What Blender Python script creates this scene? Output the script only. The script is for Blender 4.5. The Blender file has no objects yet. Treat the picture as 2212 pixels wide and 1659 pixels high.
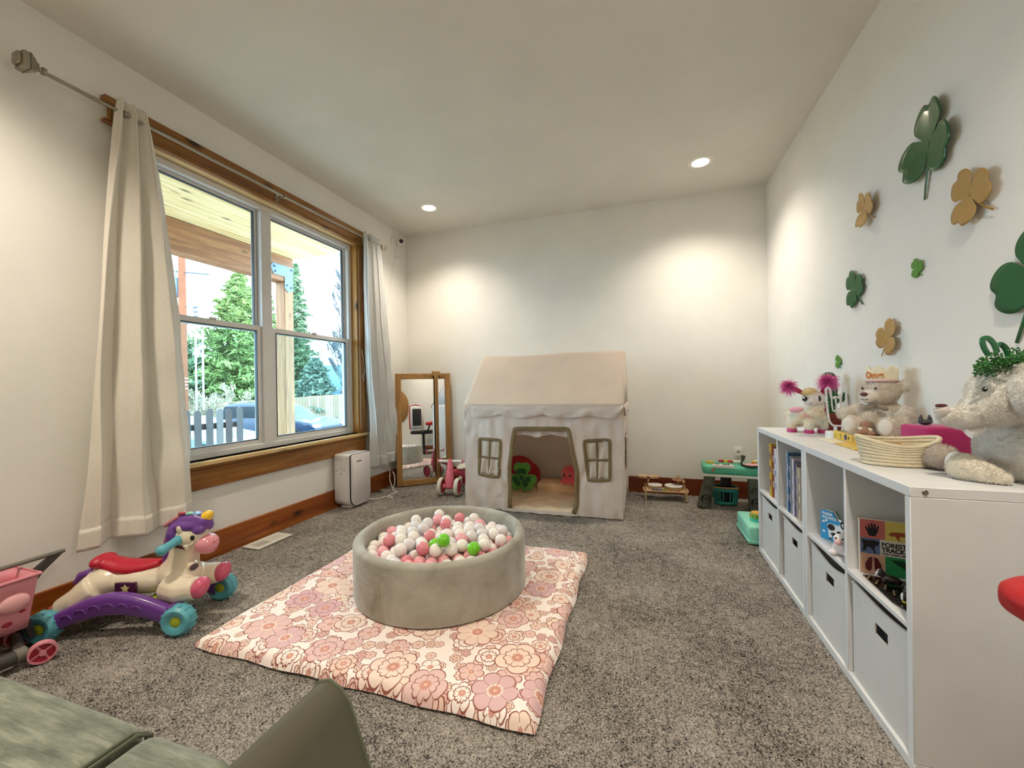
import bpy, bmesh, math, random
import numpy as np
from mathutils import Vector, Matrix, noise
R_ = random.Random(7)
PI = math.pi
SC = bpy.context.scene
COL = SC.collection
# ------------------------------------------------------------------ camera
FPX = 875.09
AX = Vector((0.952, 0.307, -0.016)); 
cx_ = Vector((0.9520, 0.3066, -0.0159)).normalized()      # image right, in world axes
cf_ = Vector((-0.3066, 0.9518, 0.0010))                   # viewing direction
cf_ = (cf_ - cx_*cf_.dot(cx_)).normalized()
cu_ = cx_.cross(cf_)                                      # image up
CAM = Vector((0, 0, 1.05))
cam_d = bpy.data.cameras.new('camera'); cam = bpy.data.objects.new('camera', cam_d); COL.objects.link(cam)
cam_d.sensor_width = 36; cam_d.lens = FPX/2212*36; cam_d.clip_start = .02; cam_d.clip_end = 300
cam.matrix_world = Matrix(((cx_.x, cu_.x, -cf_.x, CAM.x), (cx_.y, cu_.y, -cf_.y, CAM.y), (cx_.z, cu_.z, -cf_.z, CAM.z), (0,0,0,1)))
SC.camera = cam
def W(u, v, ax, val):                                     # surveyed point: where the sight line through a photo point meets an axis plane
    d = cx_*((u-1106)/FPX) - cu_*((v-829.5)/FPX) + cf_
    t = (val-CAM[ax])/d[ax]
    return CAM + d*t
# ------------------------------------------------------------------ world, exposure
world = bpy.data.worlds.new('overcast_sky'); SC.world = world; world.use_nodes = True
wn = world.node_tree; bg = wn.nodes['Background']
tc = wn.nodes.new('ShaderNodeTexCoord'); sx = wn.nodes.new('ShaderNodeSeparateXYZ'); cr = wn.nodes.new('ShaderNodeValToRGB')
wn.links.new(tc.outputs['Generated'], sx.inputs[0]); wn.links.new(sx.outputs['Z'], cr.inputs[0]); wn.links.new(cr.outputs[0], bg.inputs[0])
cr.color_ramp.elements[0].position = .0; cr.color_ramp.elements[0].color = (.60,.80,1.0,1)
cr.color_ramp.elements[1].position = .35; cr.color_ramp.elements[1].color = (.74,.87,1.0,1)
bg.inputs[1].default_value = 7.8
SC.view_settings.view_transform = 'Standard'; SC.view_settings.look = 'None'
SC.view_settings.gamma = 1; SC.view_settings.use_curve_mapping = False
SC.view_settings.exposure = 0.52
SC.cycles.use_denoising = True
SC.cycles.use_adaptive_sampling = True; SC.cycles.adaptive_threshold = .015
SC.cycles.max_bounces = 9; SC.cycles.diffuse_bounces = 5; SC.cycles.transparent_max_bounces = 16
SC.cycles.sample_clamp_indirect = 6; SC.cycles.caustics_reflective = False; SC.cycles.caustics_refractive = False
LAMP_W = 42.0
# ------------------------------------------------------------------ materials
def hexc(h):
    h = h.lstrip('#'); c = [int(h[i:i+2],16)/255 for i in (0,2,4)]
    return [x/12.92 if x <= .04045 else ((x+.055)/1.055)**2.4 for x in c]
class N:                                                   # tiny node helper
    def __init__(s, m): s.t = m.node_tree; s.n = s.t.nodes; s.l = s.t.links; s.bsdf = s.n.get('Principled BSDF')
    def node(s, ty, ins=None, **kw):
        q = s.n.new('ShaderNode'+ty)
        for k, v in kw.items(): setattr(q, k, v)
        for k, v in (ins or {}).items(): s.put(q, k, v)
        return q
    def put(s, q, k, v):
        if isinstance(v, bpy.types.NodeSocket): s.l.new(v, q.inputs[k])
        elif v is not None:
            if isinstance(v, (list, tuple)) and len(v) == 3 and q.inputs[k].type == 'RGBA': v = (*v, 1)
            q.inputs[k].default_value = v
    def m(s, op, a, b=None, c=None):
        q = s.n.new('ShaderNodeMath'); q.operation = op
        for i, v in enumerate((a, b, c)):
            if v is not None: s.put(q, i, v)
        return q.outputs[0]
    def mix(s, f, a, b, mode='MIX'):
        q = s.n.new('ShaderNodeMix'); q.data_type = 'RGBA'; q.blend_type = mode
        s.put(q, 0, f)
        for i, v in ((6, a), (7, b)):
            if isinstance(v, bpy.types.NodeSocket): s.l.new(v, q.inputs[i])
            else: q.inputs[i].default_value = (*v[:3], 1)
        return q.outputs[2]
    def ramp(s, f, stops, interp='LINEAR'):
        q = s.n.new('ShaderNodeValToRGB'); r = q.color_ramp; r.interpolation = interp
        while len(r.elements) < len(stops): r.elements.new(.5)
        for e, (p, c) in zip(r.elements, stops): e.position = p; e.color = (*c[:3], 1)
        s.put(q, 0, f); return q.outputs[0]
    def coord(s, scale=(1,1,1), which='Object'):
        t = s.n.new('ShaderNodeTexCoord'); mp = s.n.new('ShaderNodeMapping'); s.l.new(t.outputs[which], mp.inputs[0])
        mp.inputs['Scale'].default_value = scale; return mp.outputs[0]
    def noise(s, vec, scale, detail=3, rough=.5, dist=0):
        return s.node('TexNoise', {'Vector': vec, 'Scale': scale, 'Detail': detail, 'Roughness': rough, 'Distortion': dist}).outputs[0]
    def bump(s, h, strength, dist=.01):
        q = s.node('Bump', {'Height': h, 'Strength': strength, 'Distance': dist}); s.l.new(q.outputs[0], s.bsdf.inputs['Normal']); return q
MATS = {}
def mat(name, col='#ffffff', rough=.6, metal=0, spec=.5, var=0, vs=8, bump=0, bs=200, bd=.002, coat=0, sheen=0, emit=None, es=1, trans=0, sub=0):
    """plain material; var: colour variation by noise, bump: fine relief"""
    if name in MATS: return MATS[name]
    m = bpy.data.materials.new(name); m.use_nodes = True; n = N(m); b = n.bsdf
    c = hexc(col) if isinstance(col, str) else col
    b.inputs['Base Color'].default_value = (*c, 1); b.inputs['Roughness'].default_value = rough
    b.inputs['Metallic'].default_value = metal; b.inputs['Specular IOR Level'].default_value = spec
    b.inputs['Coat Weight'].default_value = coat; b.inputs['Sheen Weight'].default_value = sheen
    if sheen: b.inputs['Sheen Roughness'].default_value = .4
    if trans: b.inputs['Transmission Weight'].default_value = trans
    if emit: b.inputs['Emission Color'].default_value = (*hexc(emit), 1); b.inputs['Emission Strength'].default_value = es
    co = n.coord()
    f = n.noise(co, vs, 4)
    v = max(var, .03)
    a = [x*(1-v) for x in c]; z = [min(1, x*(1+v)) for x in c]
    n.l.new(n.ramp(f, [(.3, a), (.7, z)]), b.inputs['Base Color'])
    if bump: n.bump(n.noise(co, bs, 3), bump, bd)
    MATS[name] = m; return m
def wood(name, c1, c2, c3, axis=1, rough=.45, knots=True, scale=1, stretch=.07):
    """grained timber; axis = the way the grain runs"""
    m = bpy.data.materials.new(name); m.use_nodes = True; n = N(m)
    sc = [1,1,1]; sc[axis] = stretch; co = n.coord(tuple(q*scale for q in sc))
    c1, c2, c3 = map(hexc, (c1, c2, c3))
    rnd = n.node('ObjectInfo').outputs['Random']
    off = n.node('VectorMath', {0: co}, operation='ADD'); cmb = n.node('CombineXYZ', {0: n.m('MULTIPLY', rnd, 7), 1: n.m('MULTIPLY', rnd, 3), 2: n.m('MULTIPLY', rnd, 5)}); n.l.new(cmb.outputs[0], off.inputs[1]); co = off.outputs[0]
    f = n.noise(co, 14, 6, .6, 1.2); g = n.noise(co, 90, 3, .6)
    col = n.ramp(f, [(.28, c1), (.5, c2), (.72, c3)])
    col = n.mix(n.m('MULTIPLY', g, .35), col, [x*.6 for x in c1], 'MULTIPLY')
    if knots:
        k = [5,5,5]; k[axis] = 2.4
        kc = n.coord(tuple(k)); o2 = n.node('VectorMath', {0: kc}, operation='ADD'); n.l.new(cmb.outputs[0], o2.inputs[1])
        vo = n.node('TexVoronoi', {'Vector': o2.outputs[0], 'Scale': 1.0, 'Randomness': 1.0})
        kn = n.ramp(vo.outputs['Distance'], [(.05, (1,1,1)), (.16, (0,0,0))])
        col = n.mix(kn, col, [x*.16 for x in c1])
    n.l.new(col, n.bsdf.inputs['Base Color']); n.bsdf.inputs['Roughness'].default_value = rough
    n.bump(g, .15, .002); MATS[name] = m; return m
# ------------------------------------------------------------------ mesh builder
def rotm(rx=0, ry=0, rz=0): return Matrix.Rotation(rz,4,'Z') @ Matrix.Rotation(ry,4,'Y') @ Matrix.Rotation(rx,4,'X')
def unit(v): v = Vector(v); return v.normalized()
def face_dir(y, z=None):                                  # 3x3 frame: local Y along y, Z up
    y = unit(y); z = unit(z or (0,0,1)); x = y.cross(z).normalized(); z = x.cross(y)
    return Matrix((x, y, z)).transposed().to_4x4()
class MB:
    def __init__(s): s.v = []; s.f = []; s.T = Matrix.Identity(4)
    def at(s, loc=(0,0,0), rx=0, ry=0, rz=0): s.T = Matrix.Translation(Vector(loc)) @ rotm(rx,ry,rz); return s
    def add(s, vs, fs, M=None):
        M = s.T if M is None else s.T @ M
        k = len(s.v); s.v += [tuple(M @ Vector(p)) for p in vs]; s.f += [tuple(i+k for i in f) for f in fs]; return s
    def box(s, lo, hi):
        x0,y0,z0 = lo; x1,y1,z1 = hi
        return s.add([(x0,y0,z0),(x1,y0,z0),(x1,y1,z0),(x0,y1,z0),(x0,y0,z1),(x1,y0,z1),(x1,y1,z1),(x0,y1,z1)],
                     [(0,3,2,1),(4,5,6,7),(0,1,5,4),(1,2,6,5),(2,3,7,6),(3,0,4,7)])
    def bm(s, b, M=None):
        b.verts.index_update(); s.add([v.co[:] for v in b.verts], [[v.index for v in f.verts] for f in b.faces], M); b.free(); return s
    def rbox(s, lo, hi, r=.01, seg=2, M=None):
        b = bmesh.new(); bmesh.ops.create_cube(b, size=1)
        c = [(lo[i]+hi[i])/2 for i in range(3)]; d = [abs(hi[i]-lo[i]) for i in range(3)]
        for v in b.verts: v.co = Vector([v.co[i]*d[i]+c[i] for i in range(3)])
        bmesh.ops.bevel(b, geom=b.edges[:], offset=min(r, min(d)*.49), segments=seg, profile=.5, affect='EDGES')
        return s.bm(b, M)
    def ell(s, c, r, M=None, u=16, v=10):
        if not hasattr(r, '__len__'): r = (r,r,r)
        M = M or Matrix.Identity(4); M = Matrix.Translation(Vector(c)) @ M
        vs = [(0,0,r[2])]; fs = []
        for i in range(1, v):
            a = PI*i/v
            for j in range(u): b = 2*PI*j/u; vs.append((r[0]*math.sin(a)*math.cos(b), r[1]*math.sin(a)*math.sin(b), r[2]*math.cos(a)))
        vs.append((0,0,-r[2])); L = len(vs)-1
        for j in range(u):
            fs.append((0, 1+j, 1+(j+1)%u)); fs.append((L, L-u+(j+1)%u, L-u+j))
            for i in range(v-2): a = 1+i*u+j; b = 1+i*u+(j+1)%u; fs.append((a, a+u, b+u, b))
        return s.add(vs, fs, M)
    def lathe(s, prof, seg=32, M=None, a0=0, a1=2*PI):
        full = abs(a1-a0-2*PI) < 1e-6; n = seg if full else seg+1; vs = []; fs = []
        for r, z in prof:
            for j in range(n): a = a0+(a1-a0)*j/seg; vs.append((r*math.cos(a), r*math.sin(a), z))
        for i in range(len(prof)-1):
            for j in range(seg): a = i*n+j; b = i*n+(j+1)%n; fs.append((a, b, b+n, a+n))
        return s.add(vs, fs, M)
    def tube(s, pts, rad, seg=10, cap=True, M=None, closed=False, flat=1.0):
        pts = [Vector(p) for p in pts]; n = len(pts)
        if not hasattr(rad, '__len__'): rad = [rad]*n
        vs = []; fs = []; up = None
        for i, p in enumerate(pts):
            a = pts[(i-1) % n] if (i or closed) else p; b = pts[(i+1) % n] if (i < n-1 or closed) else p
            t = (b-a).normalized() if (b-a).length > 1e-9 else Vector((0,0,1))
            if up is None: up = t.orthogonal().normalized() if abs(t.z) > .9 else Vector((0,0,1))
            up = (up - t*up.dot(t)).normalized(); sd = t.cross(up)
            for j in range(seg):
                q = 2*PI*j/seg; vs.append(p + sd*(math.cos(q)*rad[i]) + up*(math.sin(q)*rad[i]*flat))
        for i in range(n if closed else n-1):
            k = ((i+1) % n)*seg
            for j in range(seg): a = i*seg+j; b = i*seg+(j+1) % seg; fs.append((a, b, k+(j+1) % seg, k+j))
        if cap and not closed: fs.append(tuple(range(seg))[::-1]); fs.append(tuple((n-1)*seg+j for j in range(seg)))
        return s.add([tuple(v) for v in vs], fs, M)
    def cyl(s, a, b, r, seg=20, r2=None): return s.tube([a, b], [r, r if r2 is None else r2], seg)
    def prism(s, out, h, M=None, bev=0, z0=0):
        """outline (x, y) raised from z0 by h, with softened rims"""
        n = len(out); rings = []
        if bev:
            cx = sum(p[0] for p in out)/n; cy = sum(p[1] for p in out)/n
            nr = []
            for i in range(n):
                a = Vector(out[i-1]); c = Vector(out[(i+1) % n]); t = (c-a); q = Vector((t.y, -t.x)); q = q.normalized() if q.length > 1e-9 else Vector((0,0)); nr.append(q)
            ar = sum(out[i-1][0]*out[i][1]-out[i][0]*out[i-1][1] for i in range(n))
            sg = 1 if ar > 0 else -1
            ins = [(out[i][0]-sg*nr[i].x*bev, out[i][1]-sg*nr[i].y*bev) for i in range(n)]
            rings = [(ins, z0), (out, z0+bev), (out, z0+h-bev), (ins, z0+h)]
        else: rings = [(out, z0), (out, z0+h)]
        vs = [(p[0], p[1], z) for o, z in rings for p in o]; fs = []
        for i in range(len(rings)-1):
            for j in range(n): a = i*n+j; b = i*n+(j+1) % n; fs.append((a, b, b+n, a+n))
        fs.append(tuple(range(n))[::-1]); fs.append(tuple((len(rings)-1)*n+j for j in range(n)))
        return s.add(vs, fs, M)
    def grid(s, fn, nu, nv, M=None, wrap=False):
        vs = [tuple(fn(i/(nu if wrap else nu-1), j/(nv-1))) for j in range(nv) for i in range(nu)]
        fs = [(j*nu+i, j*nu+(i+1) % nu, (j+1)*nu+(i+1) % nu, (j+1)*nu+i) for j in range(nv-1) for i in range(nu if wrap else nu-1)]
        return s.add(vs, fs, M)
    def build(s, name, m, parent=None, angle=40, smooth=True, fix=True):
        me = bpy.data.meshes.new(name); me.from_pydata(s.v, [], s.f)
        if fix and len(s.f) < 60000:
            b = bmesh.new(); b.from_mesh(me); bmesh.ops.recalc_face_normals(b, faces=b.faces); b.to_mesh(me); b.free()
        if smooth: me.shade_smooth(); me.set_sharp_from_angle(angle=math.radians(angle))
        if m: me.materials.append(m if not isinstance(m, str) else MATS[m])
        o = bpy.data.objects.new(name, me); COL.objects.link(o)
        if parent: o.parent = parent
        return o
def thing(name, label, cat, loc=(0,0,0), rz=0, group=None):
    o = bpy.data.objects.new(name, None); COL.objects.link(o); o.location = loc; o.rotation_euler = (0,0,rz)
    o.empty_display_size = .05; return tag(o, label, cat, group)
def tag(o, label, cat, group=None):
    o['label'] = label; o['category'] = cat
    if group: o['group'] = group
    return o
def struct(o): o['kind'] = 'structure'; return o
def home(t):                                              # parts were modelled in world space: hang them on a thing that stands at its own base
    inv = (Matrix.Translation(t.location) @ t.rotation_euler.to_matrix().to_4x4()).inverted()
    for c in t.children: c.matrix_parent_inverse = inv
    return t
def solid(o, th, off=0):
    md = o.modifiers.new('thickness', 'SOLIDIFY'); md.thickness = th; md.offset = off; return o
def subsurf(o, k=1): md = o.modifiers.new('soft', 'SUBSURF'); md.levels = k; md.render_levels = k; return o
def blob(name, mb, m, parent, vox=.006, sm=6):
    """overlapping shapes fused into one continuous skin"""
    o = mb.build(name, None, parent, smooth=True)
    md = o.modifiers.new('fuse', 'REMESH'); md.mode = 'VOXEL'; md.voxel_size = vox; md.use_smooth_shade = True
    md = o.modifiers.new('relax', 'SMOOTH'); md.iterations = sm; md.factor = .6
    bpy.context.view_layer.update(); dg = bpy.context.evaluated_depsgraph_get()
    me = bpy.data.meshes.new_from_object(o.evaluated_get(dg)); o.modifiers.clear(); o.data = me
    me.materials.clear(); me.materials.append(m if not isinstance(m, str) else MATS[m]); me.shade_smooth(); return o
def fur(o, n, L, w, m=None, droop=.35, seed=1, parent=None, name='fur', keep=None, spread=.5):
    """short pile standing on the skin of o: one thin blade per hair, joined"""
    me = o.data; me.calc_loop_triangles(); nt = len(me.loop_triangles)
    tv = np.empty(nt*3, int); me.loop_triangles.foreach_get('vertices', tv); tv = tv.reshape(-1,3)
    co = np.empty(len(me.vertices)*3); me.vertices.foreach_get('co', co); co = co.reshape(-1,3)
    a, b, c = co[tv[:,0]], co[tv[:,1]], co[tv[:,2]]; cr = np.cross(b-a, c-a); ar = np.linalg.norm(cr, axis=1)
    rg = np.random.default_rng(seed); t = rg.choice(nt, n, p=ar/ar.sum()); u = rg.random((n,1)); v = rg.random((n,1)); fl = u+v > 1; u = np.where(fl, 1-u, u); v = np.where(fl, 1-v, v)
    p = a[t]+(b[t]-a[t])*u+(c[t]-a[t])*v; nn = cr[t]/ar[t][:,None]
    if keep is not None: k = np.array([keep(q) for q in p]); p = p[k]; nn = nn[k]; n = len(p)
    d = nn + rg.normal(0, spread, (n,3)); d[:,2] -= droop; d /= np.linalg.norm(d, axis=1)[:,None]
    sd = np.cross(d, rg.normal(0,1,(n,3))); sd /= np.linalg.norm(sd, axis=1)[:,None]
    l = L*(.6+.8*rg.random((n,1))); root = p-nn*L*.15
    mid = root+d*l*.55; tip = root+d*l; tip[:,2] -= L*.25
    vs = np.stack([root-sd*w, root+sd*w, mid-sd*w*.7, mid+sd*w*.7, tip], 1).reshape(-1,3)
    k = np.arange(n)[:,None]*5; q = np.concatenate([k+[0,1,3,2]], 0); tr = k+[2,3,4]
    fm = bpy.data.meshes.new(name); fm.from_pydata(vs.tolist(), [], q.tolist()+tr.tolist()); fm.shade_smooth()
    fm.materials.append(m or me.materials[0]); f = bpy.data.objects.new(name, fm); COL.objects.link(f)
    f.parent = parent or o; f['kind'] = 'stuff'; return f
def PX(u, v, D):                                          # surveyed point: photo point at a forward distance
    return CAM + (cx_*((u-1106)/FPX) - cu_*((v-829.5)/FPX) + cf_)*D
def text(name, body, size, m, M, parent, ext=.0004, align='LEFT', bold=0, sx=1):
    cu = bpy.data.curves.new(name, 'FONT'); cu.body = body; cu.size = size; cu.extrude = ext; cu.align_x = align; cu.offset = bold
    t = bpy.data.objects.new(name, cu); COL.objects.link(t); bpy.context.view_layer.update()
    me = bpy.data.meshes.new_from_object(t.evaluated_get(bpy.context.evaluated_depsgraph_get()))
    bpy.data.objects.remove(t); me.transform(M @ Matrix.Diagonal((sx,1,1,1))); me.materials.append(m)
    o = bpy.data.objects.new(name, me); COL.objects.link(o); o.parent = parent; return o
def copy_tree(o, parent=None):
    c = o.copy(); COL.objects.link(c)
    if parent: c.parent = parent
    for ch in list(o.children): copy_tree(ch, c)
    return c
XL, YB, ZC, XR, YF = -2.575, 4.08, 2.77, 1.06, -2.6
# ------------------------------------------------------------------ room shell
wall_m = mat('wall_paint', '#ebe9e3', .85, var=.012, vs=3, bump=.12, bs=260, bd=.001)
ceil_m = mat('ceiling_paint', '#dfdcd2', .9, var=.01, vs=3, bump=.1, bs=200, bd=.001)
alder = wood('alder_trim', '#6f4018', '#9a6426', '#b98440', 1, .38)
alder_v = wood('alder_trim_upright', '#6f4018', '#9a6426', '#b98440', 2, .38)
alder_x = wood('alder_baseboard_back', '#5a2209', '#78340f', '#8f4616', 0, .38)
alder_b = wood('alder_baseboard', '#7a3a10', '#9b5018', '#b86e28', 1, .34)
jamb_m = wood('light_jamb', '#c9a062', '#dfc089', '#ecd6a4', 1, .5)
jamb_v = wood('light_jamb_upright', '#a8772f', '#c29042', '#d3a55a', 2, .45)
WY0, WY1, WZ0, WZ1 = 1.50, 3.235, .61, 2.42          # rough opening of the window
T = .16
b = MB(); b.box((XL-T, YF, -.2), (XL, WY0, ZC)); b.box((XL-T, WY1, -.2), (XL, YB, ZC)); b.box((XL-T, WY0, -.2), (XL, WY1, WZ0)); b.box((XL-T, WY0, WZ1), (XL, WY1, ZC))
struct(b.build('wall_left', wall_m, smooth=False))
struct(MB().box((XL-T, YB, -.2), (XR+T, YB+T, ZC)).build('wall_back', wall_m, smooth=False))
struct(MB().box((XR, YF, -.2), (XR+T, YB, ZC)).build('wall_right', wall_m, smooth=False))
b = MB(); b.box((XL-T, YF-T, -.2), (XR+T, YF, ZC))
struct(b.build('wall_front', wall_m, smooth=False))
# ceiling with cut-outs for the recessed lamps
lamps = [(x, y) for y in (3.49, .55, -2.0) for x in (-1.94, .46)]
bmc = bmesh.new()
xs = sorted({XL-T, XR+T} | {round(x+s*.062, 4) for x, y in lamps for s in (-1, 1)}); ys = sorted({YF-T, YB+T} | {round(y+s*.062, 4) for x, y in lamps for s in (-1, 1)})
b = MB()
for i in range(len(xs)-1):
    for j in range(len(ys)-1):
        mx, my = (xs[i]+xs[i+1])/2, (ys[j]+ys[j+1])/2
        if any(abs(mx-x) < .055 and abs(my-y) < .055 for x, y in lamps): continue
        b.add([(xs[i],ys[j],ZC),(xs[i+1],ys[j],ZC),(xs[i+1],ys[j+1],ZC),(xs[i],ys[j+1],ZC)], [(0,3,2,1)])
b.box((XL-T, YF-T, ZC+.14), (XR+T, YB+T, ZC+.2))
struct(b.build('ceiling', ceil_m, smooth=False, fix=False))
# floor slab and carpet pile
def carpet_mat(name, lo, hi):
    m = bpy.data.materials.new(name); m.use_nodes = True; n = N(m); co = n.coord()
    big = n.noise(co, 2.2, 3, .6); mid = n.noise(co, 26, 4, .7); fine = n.noise(co, 175, 3, .75)
    f = n.m('ADD', n.m('MULTIPLY', fine, 1.35), n.m('MULTIPLY', mid, .34)); f = n.m('ADD', f, n.m('MULTIPLY', big, .34)); f = n.m('SUBTRACT', f, .55)
    col = n.ramp(f, [(.27, hexc(lo)), (.44, [(p+q)*.45 for p, q in zip(hexc(lo), hexc(hi))]), (.64, hexc(hi))])
    n.l.new(col, n.bsdf.inputs['Base Color']); n.bsdf.inputs['Roughness'].default_value = .95; n.bsdf.inputs['Specular IOR Level'].default_value = .1
    n.bump(fine, .5, .006); return m
carpet = carpet_mat('carpet', '#12100e', '#b4aca3')
fl = struct(MB().box((XL-.02, YF, -.2), (XR+.02, YB+.02, -.006)).build('floor', carpet, smooth=False))
def pile():
    st = .0062; xs = np.arange(XL+.012, XR-.005, st); ys = np.arange(.25, YB-.012, st)
    X, Y = np.meshgrid(xs, ys); rg = np.random.default_rng(3); sh = X.shape
    jx = rg.normal(0, st*.28, sh); jy = rg.normal(0, st*.28, sh)
    Z = rg.random(sh)
    Z = (Z+np.roll(Z,1,0)*.5+np.roll(Z,1,1)*.5)/2
    Z = -.007 + .0105*Z + .0012*np.sin(X*9+3*np.sin(Y*4))*np.sin(Y*7)
    V = np.stack([X+jx, Y+jy, Z], -1).reshape(-1,3); ny, nx = sh
    i = (np.arange(ny-1)[:,None]*nx+np.arange(nx-1)[None]).reshape(-1)
    F = np.stack([i, i+1, i+nx+1, i+nx], 1)
    me = bpy.data.meshes.new('carpet_pile'); me.vertices.add(len(V)); me.vertices.foreach_set('co', V.astype(np.float32).ravel())
    me.loops.add(F.size); me.loops.foreach_set('vertex_index', F.astype(np.int32).ravel())
    me.polygons.add(len(F)); me.polygons.foreach_set('loop_start', np.arange(0, F.size, 4, dtype=np.int32)); me.polygons.foreach_set('loop_total', np.full(len(F), 4, np.int32))
    me.update(); me.shade_smooth(); me.materials.append(carpet)
    o = bpy.data.objects.new('carpet_pile', me); COL.objects.link(o); o['kind'] = 'stuff'; o.parent = fl
pile()
def board(lo, hi, m, name, r=.004): return struct(MB().rbox(lo, hi, r, 1).build(name, m))
board((XL, YF, -.02), (XL+.016, YB, .158), alder_b, 'baseboard_left')
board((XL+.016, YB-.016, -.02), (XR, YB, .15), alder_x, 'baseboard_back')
board((XR-.016, YF, -.02), (XR, YB-.016, .155), alder_b, 'baseboard_right')
# window casing (alder) and light jamb liners
win = struct(bpy.data.objects.new('window_1', None)); COL.objects.link(win); win.location = (XL-.09, (WY0+WY1)/2, WZ0)
P = []
def wp(lo, hi, m, name, par=win, r=.004): o = MB().rbox(lo, hi, r, 1).build(name, m, par); P.append(o); return o
tr = struct(bpy.data.objects.new('trim_1', None)); COL.objects.link(tr); tr.location = (XL, (WY0+WY1)/2, WZ0)
wp((XL, 1.335, WZ1-.012), (XL+.024, 3.33, 2.535), alder, 'head_casing', tr)
wp((XL, 1.31, 2.50), (XL+.036, 3.345, 2.54), alder, 'head_cap', tr)
wp((XL, 1.31, 2.405), (XL+.032, 3.345, 2.425), alder, 'head_bead', tr)
wp((XL, 1.385, WZ0), (XL+.022, WY0-.012+.014, WZ1-.012), alder_v, 'side_casing', tr)
wp((XL, WY1-.002, WZ0), (XL+.022, 3.315, WZ1-.012), alder_v, 'side_casing', tr)
wp((XL-.07, 1.36, WZ0-.026), (XL+.045, 3.33, WZ0), jamb_m, 'stool', tr)
wp((XL, 1.385, WZ0-.045), (XL+.03, 3.31, WZ0-.026), alder, 'stool_moulding', tr)
wp((XL, 1.40, .442), (XL+.022, 3.30, WZ0-.045), alder, 'apron', tr)
wp((XL-.072, WY0, WZ1-.02), (XL+.002, WY1, WZ1), jamb_m, 'head_jamb', tr)
wp((XL-.072, WY0, WZ0), (XL+.002, WY0+.018, WZ1-.02), jamb_v, 'side_jamb', tr)
wp((XL-.072, WY1-.018, WZ0), (XL+.002, WY1, WZ1-.02), jamb_v, 'side_jamb', tr)
home(tr); P.clear()
vinyl = mat('white_vinyl', '#d9d9d8', .35, var=.01)
dark_gasket = mat('dark_gasket', '#1d2a30', .5)
def glassy(name, tint=(.93,.985,1.0), rf=1.0):
    m = bpy.data.materials.new(name); m.use_nodes = True; n = N(m); n.n.remove(n.bsdf)
    tr_ = n.node('BsdfTransparent', {'Color': (*tint, 1)}); gl = n.node('BsdfGlossy', {'Color': (1,1,1,1), 'Roughness': .0}); ge = n.node('NewGeometry'); dt = n.node('VectorMath', {0: ge.outputs['Incoming'], 1: ge.outputs['Normal']}, operation='DOT_PRODUCT'); fr_ = n.m('ADD', n.m('MULTIPLY', n.m('POWER', n.m('SUBTRACT', 1, n.m('ABSOLUTE', dt.outputs['Value'])), 5), .9), .03)
    mx = n.node('MixShader', {0: n.m('MULTIPLY', fr_, rf*.6), 1: tr_.outputs[0], 2: gl.outputs[0]}); n.l.new(mx.outputs[0], n.n['Material Output'].inputs[0]); MATS[name] = m; return m
glass = glassy('window_glass'); glass2 = glassy('screened_glass', (.80,.93,.96))
xw = XL-.09; fy0, fy1, fz0, fz1 = WY0+.018, WY1-.018, WZ0, WZ1-.02; ym = 2.303
def ring(name, y0, y1, z0, z1, w, x0, x1, m=vinyl, par=win, r=.004):
    b = MB(); b.rbox((x0, y0, z0), (x1, y0+w, z1), r, 1); b.rbox((x0, y1-w, z0), (x1, y1, z1), r, 1); b.rbox((x0, y0+w-.004, z0), (x1, y1-w+.004, z0+w), r, 1); b.rbox((x0, y0+w-.004, z1-w), (x1, y1-w+.004, z1), r, 1)
    return b.build(name, m, par)
ring('window_frame', fy0, fy1, fz0, fz1, .04, xw-.06, xw+.03)
MB().rbox((xw-.06, ym-.042, fz0+.036), (xw+.03, ym+.042, fz1-.036), .004, 1).build('mullion', vinyl, win)
for a, c in ((fy0+.036, ym-.042), (ym+.042, fy1-.036)):
    zr = 1.475
    up = ring('upper_sash', a, c, zr-.012, fz1-.036, .026, xw-.045, xw-.015)
    lo = ring('lower_sash', a, c, fz0+.036, zr+.03, .038, xw-.012, xw+.018)
    ring('gasket', a+.026, c-.026, zr+.014, fz1-.062, .004, xw-.034, xw-.012, dark_gasket, up, .001)
    ring('gasket', a+.038, c-.038, fz0+.074, zr-.008, .004, xw-.002, xw+.020, dark_gasket, lo, .001)
    MB().box((xw-.032, a+.026, zr+.01), (xw-.029, c-.026, fz1-.06)).build('pane', glass, up, smooth=False)
    MB().box((xw+.001, a+.037, fz0+.07), (xw+.004, c-.037, zr-.006)).build('pane', glass2, lo, smooth=False)
    MB().rbox((xw+.012, (a+c)/2-.025, zr+.028), (xw+.026, (a+c)/2+.025, zr+.042), .004, 1).build('sash_lock', vinyl, lo)
for o in [q for q in bpy.data.objects if q.parent == win]: pass
home(win)
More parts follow.
